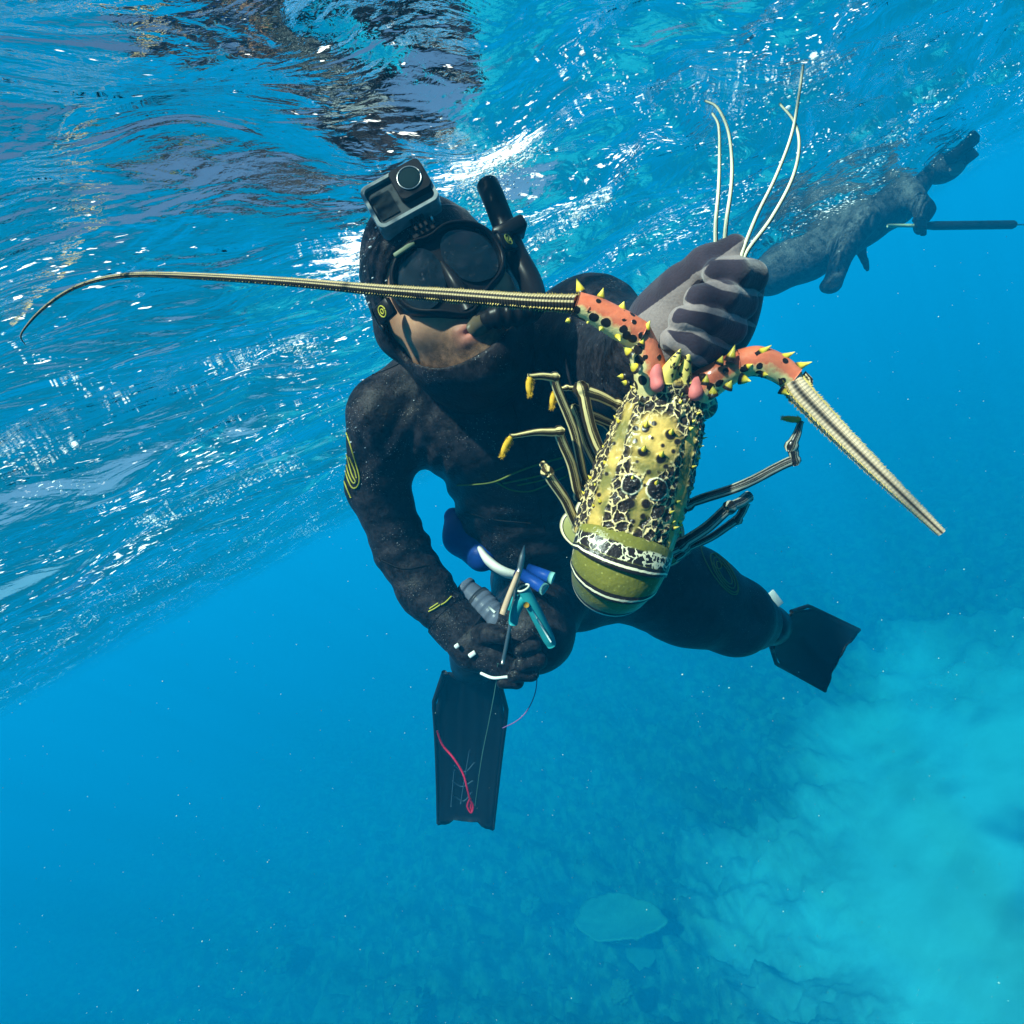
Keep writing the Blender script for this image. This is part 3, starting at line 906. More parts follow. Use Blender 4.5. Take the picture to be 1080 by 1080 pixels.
    fin([Q(540, 688, .98), Q(562, 689, .955), Q(568, 697, .930), Q(550, 701, .915)], [.0125, .0120, .0115, .0100], D(0, 0, -1), .004)
    fin([Q(536, 700, .98), Q(556, 704, .955), Q(560, 710, .930), Q(542, 713, .920)], [.0122, .0118, .0112, .0098], D(0, 0, -1), .004)
    fin([Q(526, 708, .98), Q(542, 714, .965), Q(545, 719, .945), Q(530, 720, .935)], [.0110, .0105, .0100, .0088], D(0, 0, -1), .004)
    fin([Q(505, 672, .975), Q(516, 668, .945), Q(532, 672, .918)], [.0160, .0130, .0105], D(0, 0, -1), .006)
    V, F = f.mesh(); V = relax(V, F, 2, .45)
    g2 = mesh_c('glove', V, F, MAT_SUIT, person)
    p = Parts(); p.tube(spline([Q(472, 650, 1.005), Q(480, 659, 1.0), Q(489, 668, 1.0)], 12), .0375, 26); p.build('glove_cuff', MAT_SUIT, g2)
    p = Parts()
    c = Q(498, 690, .955)
    p.box(c, [unit([.8, .55, 0]), unit([-.55, .8, 0]), [0, 0, 1]], (.0055, .0032, .003), .3)
    p.box(c + np.array([-.022, .012, .0]), [unit([.8, .55, 0]), unit([-.55, .8, 0]), [0, 0, 1]], (.0035, .0028, .003), .3)
    p.build('cuff_tag', MAT_WHITE, g2)

def fin_blade(name_, ankle, toe, tip, side, w0, w1, w2, curl, n=26, notch=True):
    """long free-diving fin: foot pocket, blade with side rails"""
    a = np.asarray(ankle); t = np.asarray(toe); e = np.asarray(tip); sd = unit(side)
    f = Field(np.minimum(a, t) - .10, np.maximum(a, t) + .10, .0045)
    d = unit(t - a); nrm = unit(np.cross(sd, d)); sd = np.cross(d, nrm)
    f.cone(a, a + (t - a) * .5, .050, .046, .02)
    for s in (-1, 1): f.cone(a + (t - a) * .35 + s * sd * .010, t + s * sd * w0 * .45, .038, .016, .02)
    f.ell(a + (t - a) * .12 - nrm * .0, [sd, d, nrm], (.046, .060, .054), .02)
    V, F = f.mesh(); V = relax(V, F, 2, .5)
    fo = mesh_c('fin', V, F, MAT_RUBBER, person)
    m = NT('fin_blade'); c = m.coord('Object'); nn = m.noise(c, 24, 5, .6)
    m.bsdf(m.mix(nn, (.004, .005, .007), (.010, .012, .015)), .45, normal=m.bump(m.noise(c, 14, 3), .3, .004))
    d2 = unit(e - t); nr2 = unit(np.cross(sd, d2))
    rows = []; L = np.linalg.norm(e - t); m_ = 15
    for i in range(n):
        u = i / (n - 1)
        w = np.interp(u, [0, .30, 1], [w0, w1, w2])
        cpt = t + (e - t) * u + nr2 * curl * math.sin(u * math.pi)
        for j in range(m_):
            v = j / (m_ - 1) * 2 - 1
            ext = 0
            if i == n - 1 and notch: ext = -.030 * (1 - abs(v) ** 1.6) + .006 * math.cos(v * 9)
            rows.append(cpt + sd * w * v + d2 * ext + nr2 * (.004 * (1 - v * v) + .0015 * math.cos(v * math.pi * 5)))
    top = np.array(rows); bot = top - nr2 * .004
    F = grid_faces(n, m_).tolist(); N_ = n * m_
    F += (grid_faces(n, m_)[:, ::-1] + N_).tolist()
    b = [j for j in range(m_)] + [i * m_ + m_ - 1 for i in range(1, n)] + [(n - 1) * m_ + j for j in range(m_ - 2, -1, -1)] + [i * m_ for i in range(n - 2, 0, -1)]
    F += [[b[k], b[(k + 1) % len(b)], b[(k + 1) % len(b)] + N_, b[k] + N_] for k in range(len(b))]
    mesh_c('blade', np.concatenate([top, bot]), F, m.m, fo)
    for s in (-1, 1):
        pts = [t + (e - t) * u * .985 + nr2 * (curl * math.sin(u * math.pi) - .001) + sd * s * np.interp(u, [0, .22, 1], [w0, w1, w2]) for u in np.linspace(0, 1, 20)]
        V, F, al, an = tube(pts, np.linspace(.0065, .0035, 20), 8)
        mesh_c('side_rail', V, F, MAT_RUBBER, fo)
    return fo, t, e, sd, nr2

def build_fins():
    FINA = fin_blade('fin', ANA, P(497, 712, 1.48), P(491, 873, 1.76), [1, 0, .10], .060, .086, .074, .03)[0]
    BL = lambda u, v: P(497, 712, 1.48) + (P(491, 873, 1.76) - P(497, 712, 1.48)) * u + np.array([v, 0, 0]) + np.array([0, 0.004, .040])
    p = Parts()
    for ln in ([(.42, .005), (.60, -.004), (.78, -.012)], [(.52, -.030), (.56, -.004), (.50, .018)], [(.62, -.034), (.66, -.010), (.62, .016)], [(.72, -.030), (.76, -.005), (.70, .014)], [(.55, -.030), (.80, -.036)]):
        p.tube(spline([BL(*q) for q in ln], 12), .0016, 6)
    p.build('blade_print', mat_simple('pale_blue_print', (.04, .07, .10), .5), FINA, kind='stuff')
    p = Parts()
    fo, t, e, sd, nr = fin_blade('fin', ANB, P(824, 664, 1.78), P(889, 697, 2.02), [.42, .88, .1], .055, .092, .108, .02)
    a = P(812, 622, 1.58)
    p.box(P(818, 631, 1.60), [unit([.62, -.72, -.2]), unit([.72, .62, 0]), [0, 0, 1]], (.022, .0085, .003), .3)
    p.build('ankle_tag', MAT_WHITE, fo)
# ------------------------------------------------------------------ the painted spiny lobster
LF = unit([.302, .953, 0.0]); LS = unit([.953, -.302, 0.0]); LD = np.array([0, 0, 1.0])
LD = unit(LD - .10 * LS); LS = np.cross(LF, LD)
LAX = np.array([LS, LF, LD])

lobster = empty('spiny_lobster', W(P(680, 490, .53)),
                label='spiny lobster with black-and-yellow netted shell, held head-up in a gloved fist', cat='lobster')

BLK = (.016, .011, .010); CREAM = (.74, .66, .40); YEL = (.66, .50, .10); GRN = (.17, .19, .045); PINK = (.72, .19, .12)

def mat_shell():
    m = NT('lobster_shell'); pc = m.attr('pc', 'Vector'); c = m.coord('Object')
    wob = m.n('VectorMath', dict(operation='SCALE')); wn_ = m.n('TexNoise', Vector=pc, Scale=160.0, Detail=3.0)
    m.put(wob.inputs[0], wn_.outputs['Color']); wob.inputs['Scale'].default_value = .0068
    ad = m.n('VectorMath', dict(operation='ADD')); m.put(ad.inputs[0], pc); m.put(ad.inputs[1], wob.outputs[0])
    ed = m.vor(ad.outputs[0], 128, 'DISTANCE_TO_EDGE')
    cell = m.math('MULTIPLY', m.math('SUBTRACT', ed, m.math('SUBTRACT', .095, m.math('MULTIPLY', m.noise(pc, 95, 2), .11))), 22, clamp=True)
    n = m.noise(c, 60, 5, .6); nf = m.noise(c, 420, 3, .6)
    cream = m.mix(n, (.44, .33, .14), (.76, .58, .29))
    col = m.mix(cell, cream, m.mix(nf, BLK, (.045, .030, .022)))
    yl = m.mix(m.ramp(m.noise(c, 38, 4, .6), [(.38, 0), (.62, 1)]), (.17, .145, .04), (.62, .39, .10))
    col = m.mix(m.attr('plain'), col, yl)
    col = m.mix(m.attr('rim'), col, (.80, .74, .50))
    col = m.mix(m.attr('spot'), col, BLK)
    h = m.math('MULTIPLY', m.math('MULTIPLY', m.math('SUBTRACT', ed, .06), 4, clamp=True), m.math('SUBTRACT', 1.0, m.attr('plain')))
    h = m.math('ADD', h, m.math('MULTIPLY', nf, .25)); h = m.math('ADD', h, m.math('MULTIPLY', n, .35))
    m.bsdf(col, .30, normal=m.bump(h, .8, .0016), IOR=1.33, Coat_Weight=.15)
    return m.m

def mat_horn():      # antenna bases: coral pink, cream edges, black blotches
    m = NT('antenna_base_shell'); c = m.coord('Object')
    n = m.noise(c, 120, 4, .6); v = m.vor(c, 105, 'F1')
    side = m.attr('side')
    pk = m.mix(n, (.58, .09, .04), (.80, .24, .12))
    ym = m.math('MULTIPLY', m.math('SUBTRACT', m.math('ADD', side, m.math('MULTIPLY', n, .5)), .98), 7, clamp=True)
    col = m.mix(ym, pk, (.76, .60, .26))
    r_ = m.math('ADD', m.math('MULTIPLY', ym, .16), .28)
    bl = m.math('MULTIPLY', m.math('SUBTRACT', r_, v), 26, clamp=True)
    gate = m.math('MULTIPLY', m.math('SUBTRACT', m.math('ADD', m.noise(c, 75, 2), m.math('MULTIPLY', ym, .14)), .43), 30, clamp=True)
    bl = m.math('MULTIPLY', bl, gate)
    col = m.mix(bl, col, BLK)
    m.bsdf(col, .35, normal=m.bump(m.math('ADD', n, m.math('MULTIPLY', bl, .6)), .7, .0012), IOR=1.33, Coat_Weight=.1)
    return m.m

def mat_spine():
    m = NT('spine'); t = m.attr('tip'); n = m.noise(m.coord('Object'), 300, 2)
    col = m.ramp(m.math('ADD', t, m.math('MULTIPLY', n, .1)), [(.30, BLK), (.45, (.70, .48, .03)), (.9, (.85, .68, .12))])
    m.bsdf(col, .35, IOR=1.33); return m.m

def mat_leg(dark):  # dark: right-side copy with shade put into base and stripe colours
    m = NT('leg_shell_shaded' if dark else 'leg_shell'); an = m.attr('ang'); al = m.attr('along')
    w = m.math('ADD', an, m.math('MULTIPLY', m.math('SUBTRACT', m.noise(m.coord('Object'), 60, 2), .5), .07))
    s = m.math('SINE', m.math('MULTIPLY', w, 2 * math.pi * 4))
    k = m.math('MULTIPLY', m.math('SUBTRACT', s, .55 if dark else .42), 6, clamp=True)
    n = m.noise(m.coord('Object'), 130, 3)
    base = (.012, .009, .008) if dark else (.022, .014, .006)
    hi = (.55, .52, .40) if dark else (.78, .62, .28)
    m.bsdf(m.mix(k, m.mix(n, base, tuple(x * 2.0 for x in base)), m.mix(n, tuple(x * .7 for x in hi), hi)), .3, IOR=1.35, normal=m.bump(n, .3, .0006), Coat_Weight=.15)
    return m.m

def spine(p, d, L, r, parent, mat, name='spine'):
    p = np.asarray(p); d = unit(d)
    pts = [p - d * r * .5, p + d * L * .30, p + d * L * .65, p + d * L]
    V, F, al, an = tube(pts, [r * 1.25, r * .85, r * .42, r * .06], 9)
    return mesh_c(name, V, F, mat, parent, attrs={'tip': al / al.max()})

def pxof(V):
    return 540 + V[:, 0] / -V[:, 2] * F_PX, 540 - V[:, 1] / -V[:, 2] * F_PX

SM = {}
def car_point(t, a, push=0.0):
    """carapace surface: t 0 rear .. 1 front, a lateral angle (-pi..pi), 0 = top"""
    t = np.asarray(t, float); a = np.asarray(a, float)
    w = np.interp(t, [0, .08, .25, .45, .65, .82, .93, 1], [.0385, .0400, .0400, .0385, .0352, .0318, .028, .018]) 
    ht = np.interp(t, [0, .08, .25, .45, .65, .82, .93, 1], [.033, .037, .0400, .0405, .038, .034, .028, .016])
    ca = np.cos(a); sa = np.sin(a)
    x = (w + push) * np.sign(sa) * np.abs(sa) ** .92
    z = np.where(ca > 0, (ht + push) * np.abs(ca) ** .88, -(ht * .62) * np.abs(ca) ** .9)
    # transverse groove behind the saddle, side ridges
    gr = -.0022 * np.exp(-((t - .44 - .05 * np.cos(2 * a)) / .022) ** 2) * (ca > 0)
    rd = .0016 * np.exp(-((np.abs(a) - .98) / .10) ** 2)
    z = z + gr * ca + rd
    R0 = P(654, 577, .535); R1 = P(711, 398, .530)
    c = R0[None] + (R1 - R0)[None] * t.reshape(-1, 1)
    return c + x.reshape(-1, 1) * LS + z.reshape(-1, 1) * LD

def build_carapace():
    nt, na = 330, 380
    T, A = np.meshgrid(np.linspace(0, 1, nt), np.linspace(-math.pi, math.pi, na, endpoint=False), indexing='ij')
    V = car_point(T.ravel(), A.ravel())
    X, Y = pxof(V); a = A.ravel(); t = T.ravel()
    facing = np.cos(a) > -.1
    def ell_(cx, cy, rx, ry, rot=0., soft=.18):
        c_, s_ = math.cos(rot), math.sin(rot); dx = X - cx; dy = Y - cy
        q = np.sqrt(((dx * c_ + dy * s_) / rx) ** 2 + ((-dx * s_ + dy * c_) / ry) ** 2)
        return smoothstep(1 + soft, 1 - soft, q) * facing
    jag = 2.6 * fbm(X * .11, Y * .11, 3, 55)
    def line_(x0, y0, x1, y1, w0, w1):
        dx, dy = x1 - x0, y1 - y0; L2 = dx * dx + dy * dy
        s = ((X - x0) * dx + (Y - y0) * dy) / L2; d = np.abs((X - x0) * dy - (Y - y0) * dx) / math.sqrt(L2)
        return smoothstep(1.5, -1.5, d + jag * .5 - (w0 + (w1 - w0) * np.clip(s, 0, 1))) * (s > -.02) * (s < 1.02) * facing
    X0, Y0 = X, Y; X = X + jag; Y = Y + 2.6 * fbm(X0 * .11 + 9, Y0 * .11, 3, 56)
    plain = np.maximum.reduce([ell_(690, 468, 26, 33, .3), ell_(680, 520, 7, 42, .31), ell_(674, 538, 13, 12, 0)])
    X, Y = X0, Y0
    plain = np.maximum.reduce([plain, line_(664, 428, 619, 580, 5, 7.5), line_(731, 452, 707, 585, 4.5, 5.5)])
    plain = np.maximum(plain, smoothstep(.045, .028, t + .008 * np.sin(a * 3)) * (np.cos(a) > -.3))
    # black spots with a pale ring
    spots = [(666, 511, 9.5), (692, 516, 10.5), (681, 452, 5), (707, 459, 5.5), (678, 477, 5), (697, 484, 5), (670, 465, 2.4), (699, 470, 3), (710, 476, 2.4), (688, 462, 2),
             (664, 531, 5.5), (681, 531, 5), (672, 487, 2), (702, 492, 2.6), (671, 452, 3), (690, 447, 2.6), (714, 466, 3), (684, 498, 2.4), (680, 512, 2), (678, 545, 3.2), (668, 550, 2.4), (640, 500, 2), (632, 522, 2.2), (648, 468, 2)]
    spot = np.zeros(len(V)); rim = np.zeros(len(V)); bump = np.zeros(len(V))
    for x, y, r in spots:
        d = np.hypot((X - x) * (1 + .1 * math.sin(x)), Y - y) + jag * .25
        spot = np.maximum(spot, smoothstep(r + .7, r - .7, d) * facing)
        if r > 8: rim = np.maximum(rim, smoothstep(r + 2.2, r + 1.0, d) * facing)
        bump = np.maximum(bump, np.sqrt(np.clip(1 - (d / (r + 2)) ** 2, 0, 1)) * r * .00022 * facing)
    # knobbly relief
    wx = a * .045; fy = t * .136
    rel = .0011 * fbm(wx * 110, fy * 110, 3, 61) * (.4 + .6 * (1 - plain)) + .0016 * np.abs(fbm(wx * 200, fy * 200, 2, 66)) * (1 - plain) * smoothstep(0, .1, t)
    N = unit_rows(V - (P(654, 577, .545)[None] + (P(711, 398, .545) - P(654, 577, .545))[None] * t[:, None]))
    V = V + N * (rel + bump)[:, None]
    pc = np.stack([wx, fy, np.zeros_like(t)], -1)
    F = grid_faces(nt, na, wrap_v=True).tolist(); F.append(list(range(na))); F.append(list(range((nt - 1) * na, nt * na))[::-1])
    SM['shell'] = mat_shell(); SM['spine'] = mat_spine(); SM['horn'] = mat_horn()
    car = mesh_c('carapace', V, F, SM['shell'], lobster, attrs={'plain': plain, 'spot': spot, 'rim': rim * (1 - spot), 'pc': pc})
    # spines rising from the shell
    rg = np.random.default_rng(11)
    for x, y in ((681, 450), (707, 457), (678, 474), (697, 481), (666, 507), (692, 511)):
        tt, aa = locate(x, y); p = car_point(tt, aa, -.0005)[0]
        spine(p, LD + .5 * LF, .0075, .0022, car, SM['spine'])
    for k in range(34):
        tt = rg.uniform(.10, .97); aa = rg.choice([-1, 1]) * rg.uniform(.62, 1.62)
        p = car_point(tt, aa, -.0005)[0]; n_ = unit(math.sin(aa) * LS + math.cos(aa) * LD)
        spine(p, n_ + .55 * LF, rg.uniform(.003, .0062), rg.uniform(.0011, .0018), car, SM['spine'])
    for k in range(22):
        tt = rg.uniform(.80, .98); aa = rg.uniform(-.9, .9)
        p = car_point(tt, aa, -.0005)[0]; n_ = unit(math.sin(aa) * LS + math.cos(aa) * LD)
        spine(p, n_ + .8 * LF, rg.uniform(.003, .006), rg.uniform(.0011, .0018), car, SM['spine'])
    # front collar, the plate between the antennae and the two brow horns
    f = Field(P(640, 450, .56), P(770, 350, .46), .0011)
    f = Field(P(705, 400, .51) + np.array([-.065, -.045, -.035]), P(705, 400, .51) + np.array([.065, .050, .030]), .0011)
    f.cone(P(690, 414, .515), P(730, 420, .515), .014, .014, .006)
    f.cone(P(708, 406, .508), P(715, 388, .507), .0155, .0105, .008)
    f.cone(P(676, 424, .522), P(686, 404, .52), .011, .011, .008)
    f.cone(P(742, 428, .526), P(736, 412, .52), .011, .010, .008)
    V, F = f.mesh(); V = relax(V, F, 1, .5)
    X, Y = pxof(V)
    plate = smoothstep(15, 11, np.abs(X - 712 + (Y - 390) * .2)) * smoothstep(408, 402, Y)
    mesh_c('head_plate', V, F, SM['shell'], lobster, attrs={'plain': plate * .8, 'spot': 0 * plate + (fbm(X * .28, Y * .28, 2, 77) > .42) * plate, 'rim': 0 * plate, 'pc': np.stack([X / 1400, Y / 1400, V[:, 2] * 0], -1) * 1.15})
    hm = NT('brow_horn'); t_ = hm.attr('along'); nz = hm.noise(hm.coord('Object'), 190, 3, .6, .3)
    k = hm.math('MULTIPLY', hm.math('SUBTRACT', nz, .53), 30, clamp=True)
    hm.bsdf(hm.mix(k, hm.mix(nz, (.66, .46, .05), (.74, .58, .22)), BLK), .3, IOR=1.33)
    for pts, rs in (([P(703, 402, .498), P(705, 392, .494), P(713, 378, .488), P(718, 368, .484)], [.0068, .0058, .0034, .0005]),
                    ([P(722, 402, .500), P(722, 393, .496), P(725, 379, .490), P(729, 370, .486)], [.0064, .0052, .0030, .0005])):
        q = spline(pts, 16); V, F, al, an = tube(q, np.interp(np.linspace(0, 3, 16), range(4), rs), 16)
        mesh_c('brow_horn', V, F, hm.m, lobster, attrs={'along': al})
    # eyes on stalks beside the horns
    em = NT('eye'); em.bsdf((.012, .008, .006), .08)
    for p0, p1 in ((P(694, 401, .50), P(690, 394, .497)), (P(733, 407, .503), P(740, 402, .50))):
        q = Parts(); q.tube([p0, (p0 + p1) / 2, p1], [.0038, .0042, .0045], 14)
        es = q.build('eye_stalk', SM['shell'], lobster)
        g = Field(p1 - .008, p1 + .008, .0008); g.ell(p1 + (p1 - p0) * .35, np.eye(3), (.0052, .0052, .0052), 0)
        V, F = g.mesh(); mesh_c('eyeball', V, F, em.m, es)

def unit_rows(V): return V / (np.linalg.norm(V, axis=1, keepdims=True) + 1e-12)
def locate(x, y):
    T, A = np.meshgrid(np.linspace(0, 1, 80), np.linspace(-1.3, 1.3, 90), indexing='ij')
    V = car_point(T.ravel(), A.ravel()); X, Y = pxof(V); i = np.argmin((X - x) ** 2 + (Y - y) ** 2)
    return T.ravel()[i], A.ravel()[i]

def build_abdomen():
    m = NT('tail_segment'); b = m.attr('band'); lat = m.attr('lat'); c = m.coord('Object')
    n = m.noise(c, 45, 4, .6); nf = m.noise(c, 200, 4, .6)
    green = m.mix(n, (.075, .085, .014), (.28, .235, .04))
    wav = m.math('ADD', b, m.math('MULTIPLY', m.math('SUBTRACT', nf, .5), .05))
    st = m.ramp(wav, [(.0, 0.), (.76, 0.), (.765, 1.), (.84, 1.), (.845, 0.5), (.90, 0.5), (.905, 1.), (1., 1.)], 'CONSTANT')
    isb = m.math('GREATER_THAN', st, .75); isw = m.math('MULTIPLY', m.math('GREATER_THAN', st, .25), m.math('LESS_THAN', st, .75))
    green = m.mix(m.math('MULTIPLY', m.math('SUBTRACT', .22, m.vor(c, 210, 'F1')), 9, clamp=True), green, (.30, .27, .07))
    green = m.mix(m.ramp(m.noise(c, 22, 3, .6), [(.45, 0), (.7, .7)]), green, (.05, .06, .012))
    col = m.mix(isb, green, BLK); col = m.mix(isw, col, (.78, .70, .48))
    ed = m.vor(m.n('VectorMath', dict(operation='MULTIPLY_ADD'), i0=m.n('TexNoise', Vector=c, Scale=150.).outputs['Color'], i1=(.012, .012, .012), i2=c).outputs[0], 120, 'DISTANCE_TO_EDGE'); pat = m.mix(m.math('GREATER_THAN', ed, .07), (.66, .60, .40), BLK)
    col = m.mix(m.attr('pat'), col, pat)
    m.bsdf(col, .28, normal=m.bump(m.math('ADD', n, m.math('MULTIPLY', nf, .6)), .8, .0018), IOR=1.36, Coat_Weight=.2)
    SM['tail'] = m.m
    C = P(655, 577, .545)
    for i, (a0, a1) in enumerate(((-14, 17), (13, 47), (43, 80), (76, 110), (105, 140), (134, 168))):
        nu, nv = 44, 130
        th = np.radians(np.linspace(a0, a1, nu)); u = np.linspace(0, 1, nu)
        ph = np.linspace(-1.75, 1.75, nv)
        TH, PH = np.meshgrid(th, ph, indexing='ij'); U = np.repeat(u[:, None], nv, 1)
        mid = np.degrees(TH)
        w = np.interp(mid, [-14, 17, 47, 80, 110, 168], [.0385, .0375, .0350, .0315, .029, .026])
        R = np.interp(mid, [-14, 17, 47, 80, 110, 168], [.0515, .0550, .0555, .0550, .054, .050]) + .0020 * U - .0020 * (1 - U)
        lip = .0008 * smoothstep(.80, .84, U) * smoothstep(1.0, .97, U)
        rad = R + lip
        cr = np.sign(np.cos(PH)) * np.abs(np.cos(PH)) ** .80
        dirv = np.cos(TH)[..., None] * LD - np.sin(TH)[..., None] * LF
        V = C + (np.sin(PH) * (w + .0012 * U))[..., None] * LS + (cr * (rad - .022) + .022)[..., None] * dirv
        # side plates draw to a point backwards
        dr = -np.sin(TH)[..., None] * LD - np.cos(TH)[..., None] * LF
        V = V + (np.clip(np.abs(PH) - 1.1, 0, 1) * .010 * U)[..., None] * dr
        pat = smoothstep(.36, .42, U + .10 * np.abs(np.sin(PH * 1.2)) + .03 * fbm(PH * 6, U * 9, 2, 5)) * smoothstep(.76, .74, U) if i == 0 else 0 * U
        pat = np.maximum(pat, smoothstep(1.25, 1.42, np.abs(PH) + .1 * fbm(PH * 8, U * 8, 2, 6)) * smoothstep(.78, .74, U) * (i < 3))
        top = V.reshape(-1, 3)
        inn = top - (dirv.reshape(-1, 3)) * .0016
        F = grid_faces(nu, nv); N_ = len(top)
        allF = F.tolist() + (F[:, ::-1] + N_).tolist()
        b = list(range(nv)) + [k * nv + nv - 1 for k in range(1, nu)] + [(nu - 1) * nv + k for k in range(nv - 2, -1, -1)] + [k * nv for k in range(nu - 2, 0, -1)]
        allF += [[b[k], b[(k + 1) % len(b)], b[(k + 1) % len(b)] + N_, b[k] + N_] for k in range(len(b))]
        two = lambda x: np.concatenate([x.ravel(), x.ravel()])
        mesh_c('tail_segment', np.concatenate([top, inn]), allF, m.m, lobster, attrs={'band': two(U), 'lat': two(np.abs(PH)), 'pat': two(pat)})
    # tail fan folded under the body, its blades showing on both sides
    fm = NT('tail_fan'); t_ = fm.attr('edge'); n = fm.noise(fm.coord('Object'), 60, 4)
    st = fm.ramp(t_, [(0, 0), (.86, 0), (.865, .5), (.90, .5), (.905, 1.), (1, 1.)], 'CONSTANT')
    col = fm.mix(n, (.16, .17, .05), (.36, .33, .12)); col = fm.mix(fm.math('GREATER_THAN', st, .25), col, BLK); col = fm.mix(fm.math('GREATER_THAN', st, .75), col, (.80, .70, .45))
    fm.bsdf(col, .35, IOR=1.36, normal=fm.bump(n, .4, .001))
    base = P(652, 588, .592)
    for ang, L, wd, dz in ((70, .062, .016, 0), (40, .064, .022, .002), (0, .060, .020, .004), (-40, .064, .022, .002), (-66, .058, .013, .0)):
        d = math.cos(math.radians(ang)) * LF - math.sin(math.radians(ang)) * LS
        s = np.cross(d, LD); nr, ns = 14, 44
        rows = [base[None] + 0]
        k = np.linspace(0, 1, nr)[1:]; th = np.linspace(0, 2 * math.pi, ns, endpoint=False)
        V = [base + d * L * .55]; E = [0.]
        for r_ in k:
            for x in th:
                ex = (.45 * L * math.cos(x)) * r_; ey = wd * math.sin(x) * r_ * (1 + .25 * math.cos(x))
                V.append(base + d * (L * .55 + ex) + s * ey + LD * (dz * .8 + .004 * (1 - r_ ** 2) - .08 * 0)); E.append(r_)
        V = np.array(V); F = [[0, 1 + j, 1 + (j + 1) % ns] for j in range(ns)]
        for i in range(len(k) - 1):
            F += [[1 + i * ns + j, 1 + (i + 1) * ns + j, 1 + (i + 1) * ns + (j + 1) % ns, 1 + i * ns + (j + 1) % ns] for j in range(ns)]
        N_ = len(V); V2 = V - LD * .0014
        F = F + [[q + N_ for q in f_[::-1]] for f_ in F] + [[1 + (len(k) - 1) * ns + j, 1 + (len(k) - 1) * ns + (j + 1) % ns, N_ + 1 + (len(k) - 1) * ns + (j + 1) % ns, N_ + 1 + (len(k) - 1) * ns + j] for j in range(ns)]
        mesh_c('tail_blade', np.concatenate([V, V2]), F, fm.m, lobster, attrs={'edge': np.array(E + E)})

def segment(pts, rs, name, mat, parent, seg=32, side=None, k=20):
    q = spline(pts, k); r = np.interp(np.linspace(0, len(pts) - 1, k), range(len(pts)), rs)
    V, F, al, an = tube(q, r, seg)
    at = {'along': al, 'ang': an}
    if side is not None: 
        T = unit(q[-1] - q[0]); at['side'] = ((V - q[np.repeat(np.arange(k), seg)]) @ unit(side)) / np.repeat(r, seg) * .5 + .5
    return mesh_c(name, V, F, mat, parent, attrs=at)

def build_legs():
    ml = mat_leg(False); md = mat_leg(True)  # md: shaded copy of the shell for the right legs
    fz = mat_simple('ochre_bristles', (.62, .36, .03), .8)
    def leg(js, rs, mat, fuzzy=None, knobs=(), label=None):
        root = None
        js = [P(*j) for j in js]
        for i in range(len(js) - 1):
            a, b = js[i], js[i + 1]; r0, r1 = rs[i], rs[i + 1]
            L = np.linalg.norm(b - a); bow = unit(np.cross(b - a, [0, 0, 1])) * L * .03
            r0 *= .86; r1 *= .86
            pts = [a, a + (b - a) * .12, a + (b - a) * .5 + bow, a + (b - a) * .88, b]
            o = segment(pts, [r0 * .72, r0 * .95, (r0 + r1) / 2, r1 * 1.05, r1 * 1.12], 'leg' if root is None else 'leg_joint', mat, lobster if root is None else root, 32)
            if root is None: root = o
            if i > 0:
                kn = Parts(); kn.tube([a + unit(b - a) * -r0 * 1.25, a - unit(b - a) * r0 * .5, a + unit(b - a) * r0 * .3, a + unit(b - a) * r0 * 1.2], [r0 * .6, r0 * 1.30, r0 * 1.26, r0 * .7], 32)
                kn.build('knuckle', mat, root)
        if fuzzy:
            a, b = P(*fuzzy[0]), P(*fuzzy[1]); q = spline([a, (a + b) / 2 + np.array([-.001, 0, 0]), b], 14)
            f = Parts(); f.tube(q, np.interp(np.linspace(0, 1, 14), [0, .3, .7, 1], [.0020, .0026, .0022, .0006]), 10)
            rg = np.random.default_rng(5)
            for _ in range(260):
                t = rg.uniform(0, 1); p = a + (b - a) * t; d = unit(rg.normal(0, 1, 3)); d = unit(d - unit(b - a) * (d @ unit(b - a)) + .5 * unit(b - a))
                w = unit(np.cross(d, [.3, .2, 1])) * .00022; rr = .0032 * (1 - .5 * t)
                f.add([p + d * rr * .7 - w, p + d * rr * .7 + w, p + d * (rr + rg.uniform(.0005, .0022))], [(0, 1, 2)])
            f.build('bristly_tip', fz, root)
        return root
    leg([(634, 500, .560), (618, 508, .553), (584, 398, .520), (557, 397, .512)], [.0055, .0046, .0042, .0026], ml, ((559, 398, .512), (559, 418, .510)))
    leg([(626, 528, .560), (611, 522, .553), (589, 455, .525), (538, 460, .515)], [.0058, .0052, .0044, .0022], ml, ((539, 461, .515), (529, 482, .513)))
    leg([(622, 560, .560), (610, 556, .553), (577, 498, .528), (573, 490, .545)], [.0056, .0052, .0048, .0034], ml)
    leg([(660, 432, .545), (650, 426, .545), (613, 411, .533), (636, 486, .548)], [.0052, .0050, .0062, .0052], ml)
    leg([(655, 452, .552), (648, 447, .555), (606, 433, .548), (632, 500, .560)], [.0046, .0042, .0048, .0042], ml)
    leg([(634, 415, .560), (612, 411, .548), (597, 409, .545), (587, 412, .545)], [.0030, .0032, .0026, .0020], ml, ((586, 412, .545), (582, 431, .543)))
    leg([(655, 468, .566), (640, 448, .568), (618, 440, .566), (626, 470, .572)], [.004, .0036, .0036, .0030], ml)
    leg([(708, 542, .560), (726, 532, .556), (838, 485, .530), (835, 470, .528), (845, 444, .525)], [.0060, .0052, .0044, .0050, .0026], md, ((844, 443, .525), (825, 441, .523)))
    leg([(700, 583, .560), (720, 574, .556), (770, 535, .540), (789, 524, .556)], [.0062, .0060, .0052, .0052], md)
    leg([(712, 590, .572), (724, 580, .572), (778, 548, .560), (787, 530, .556)], [.0040, .0038, .0040, .0040], md)

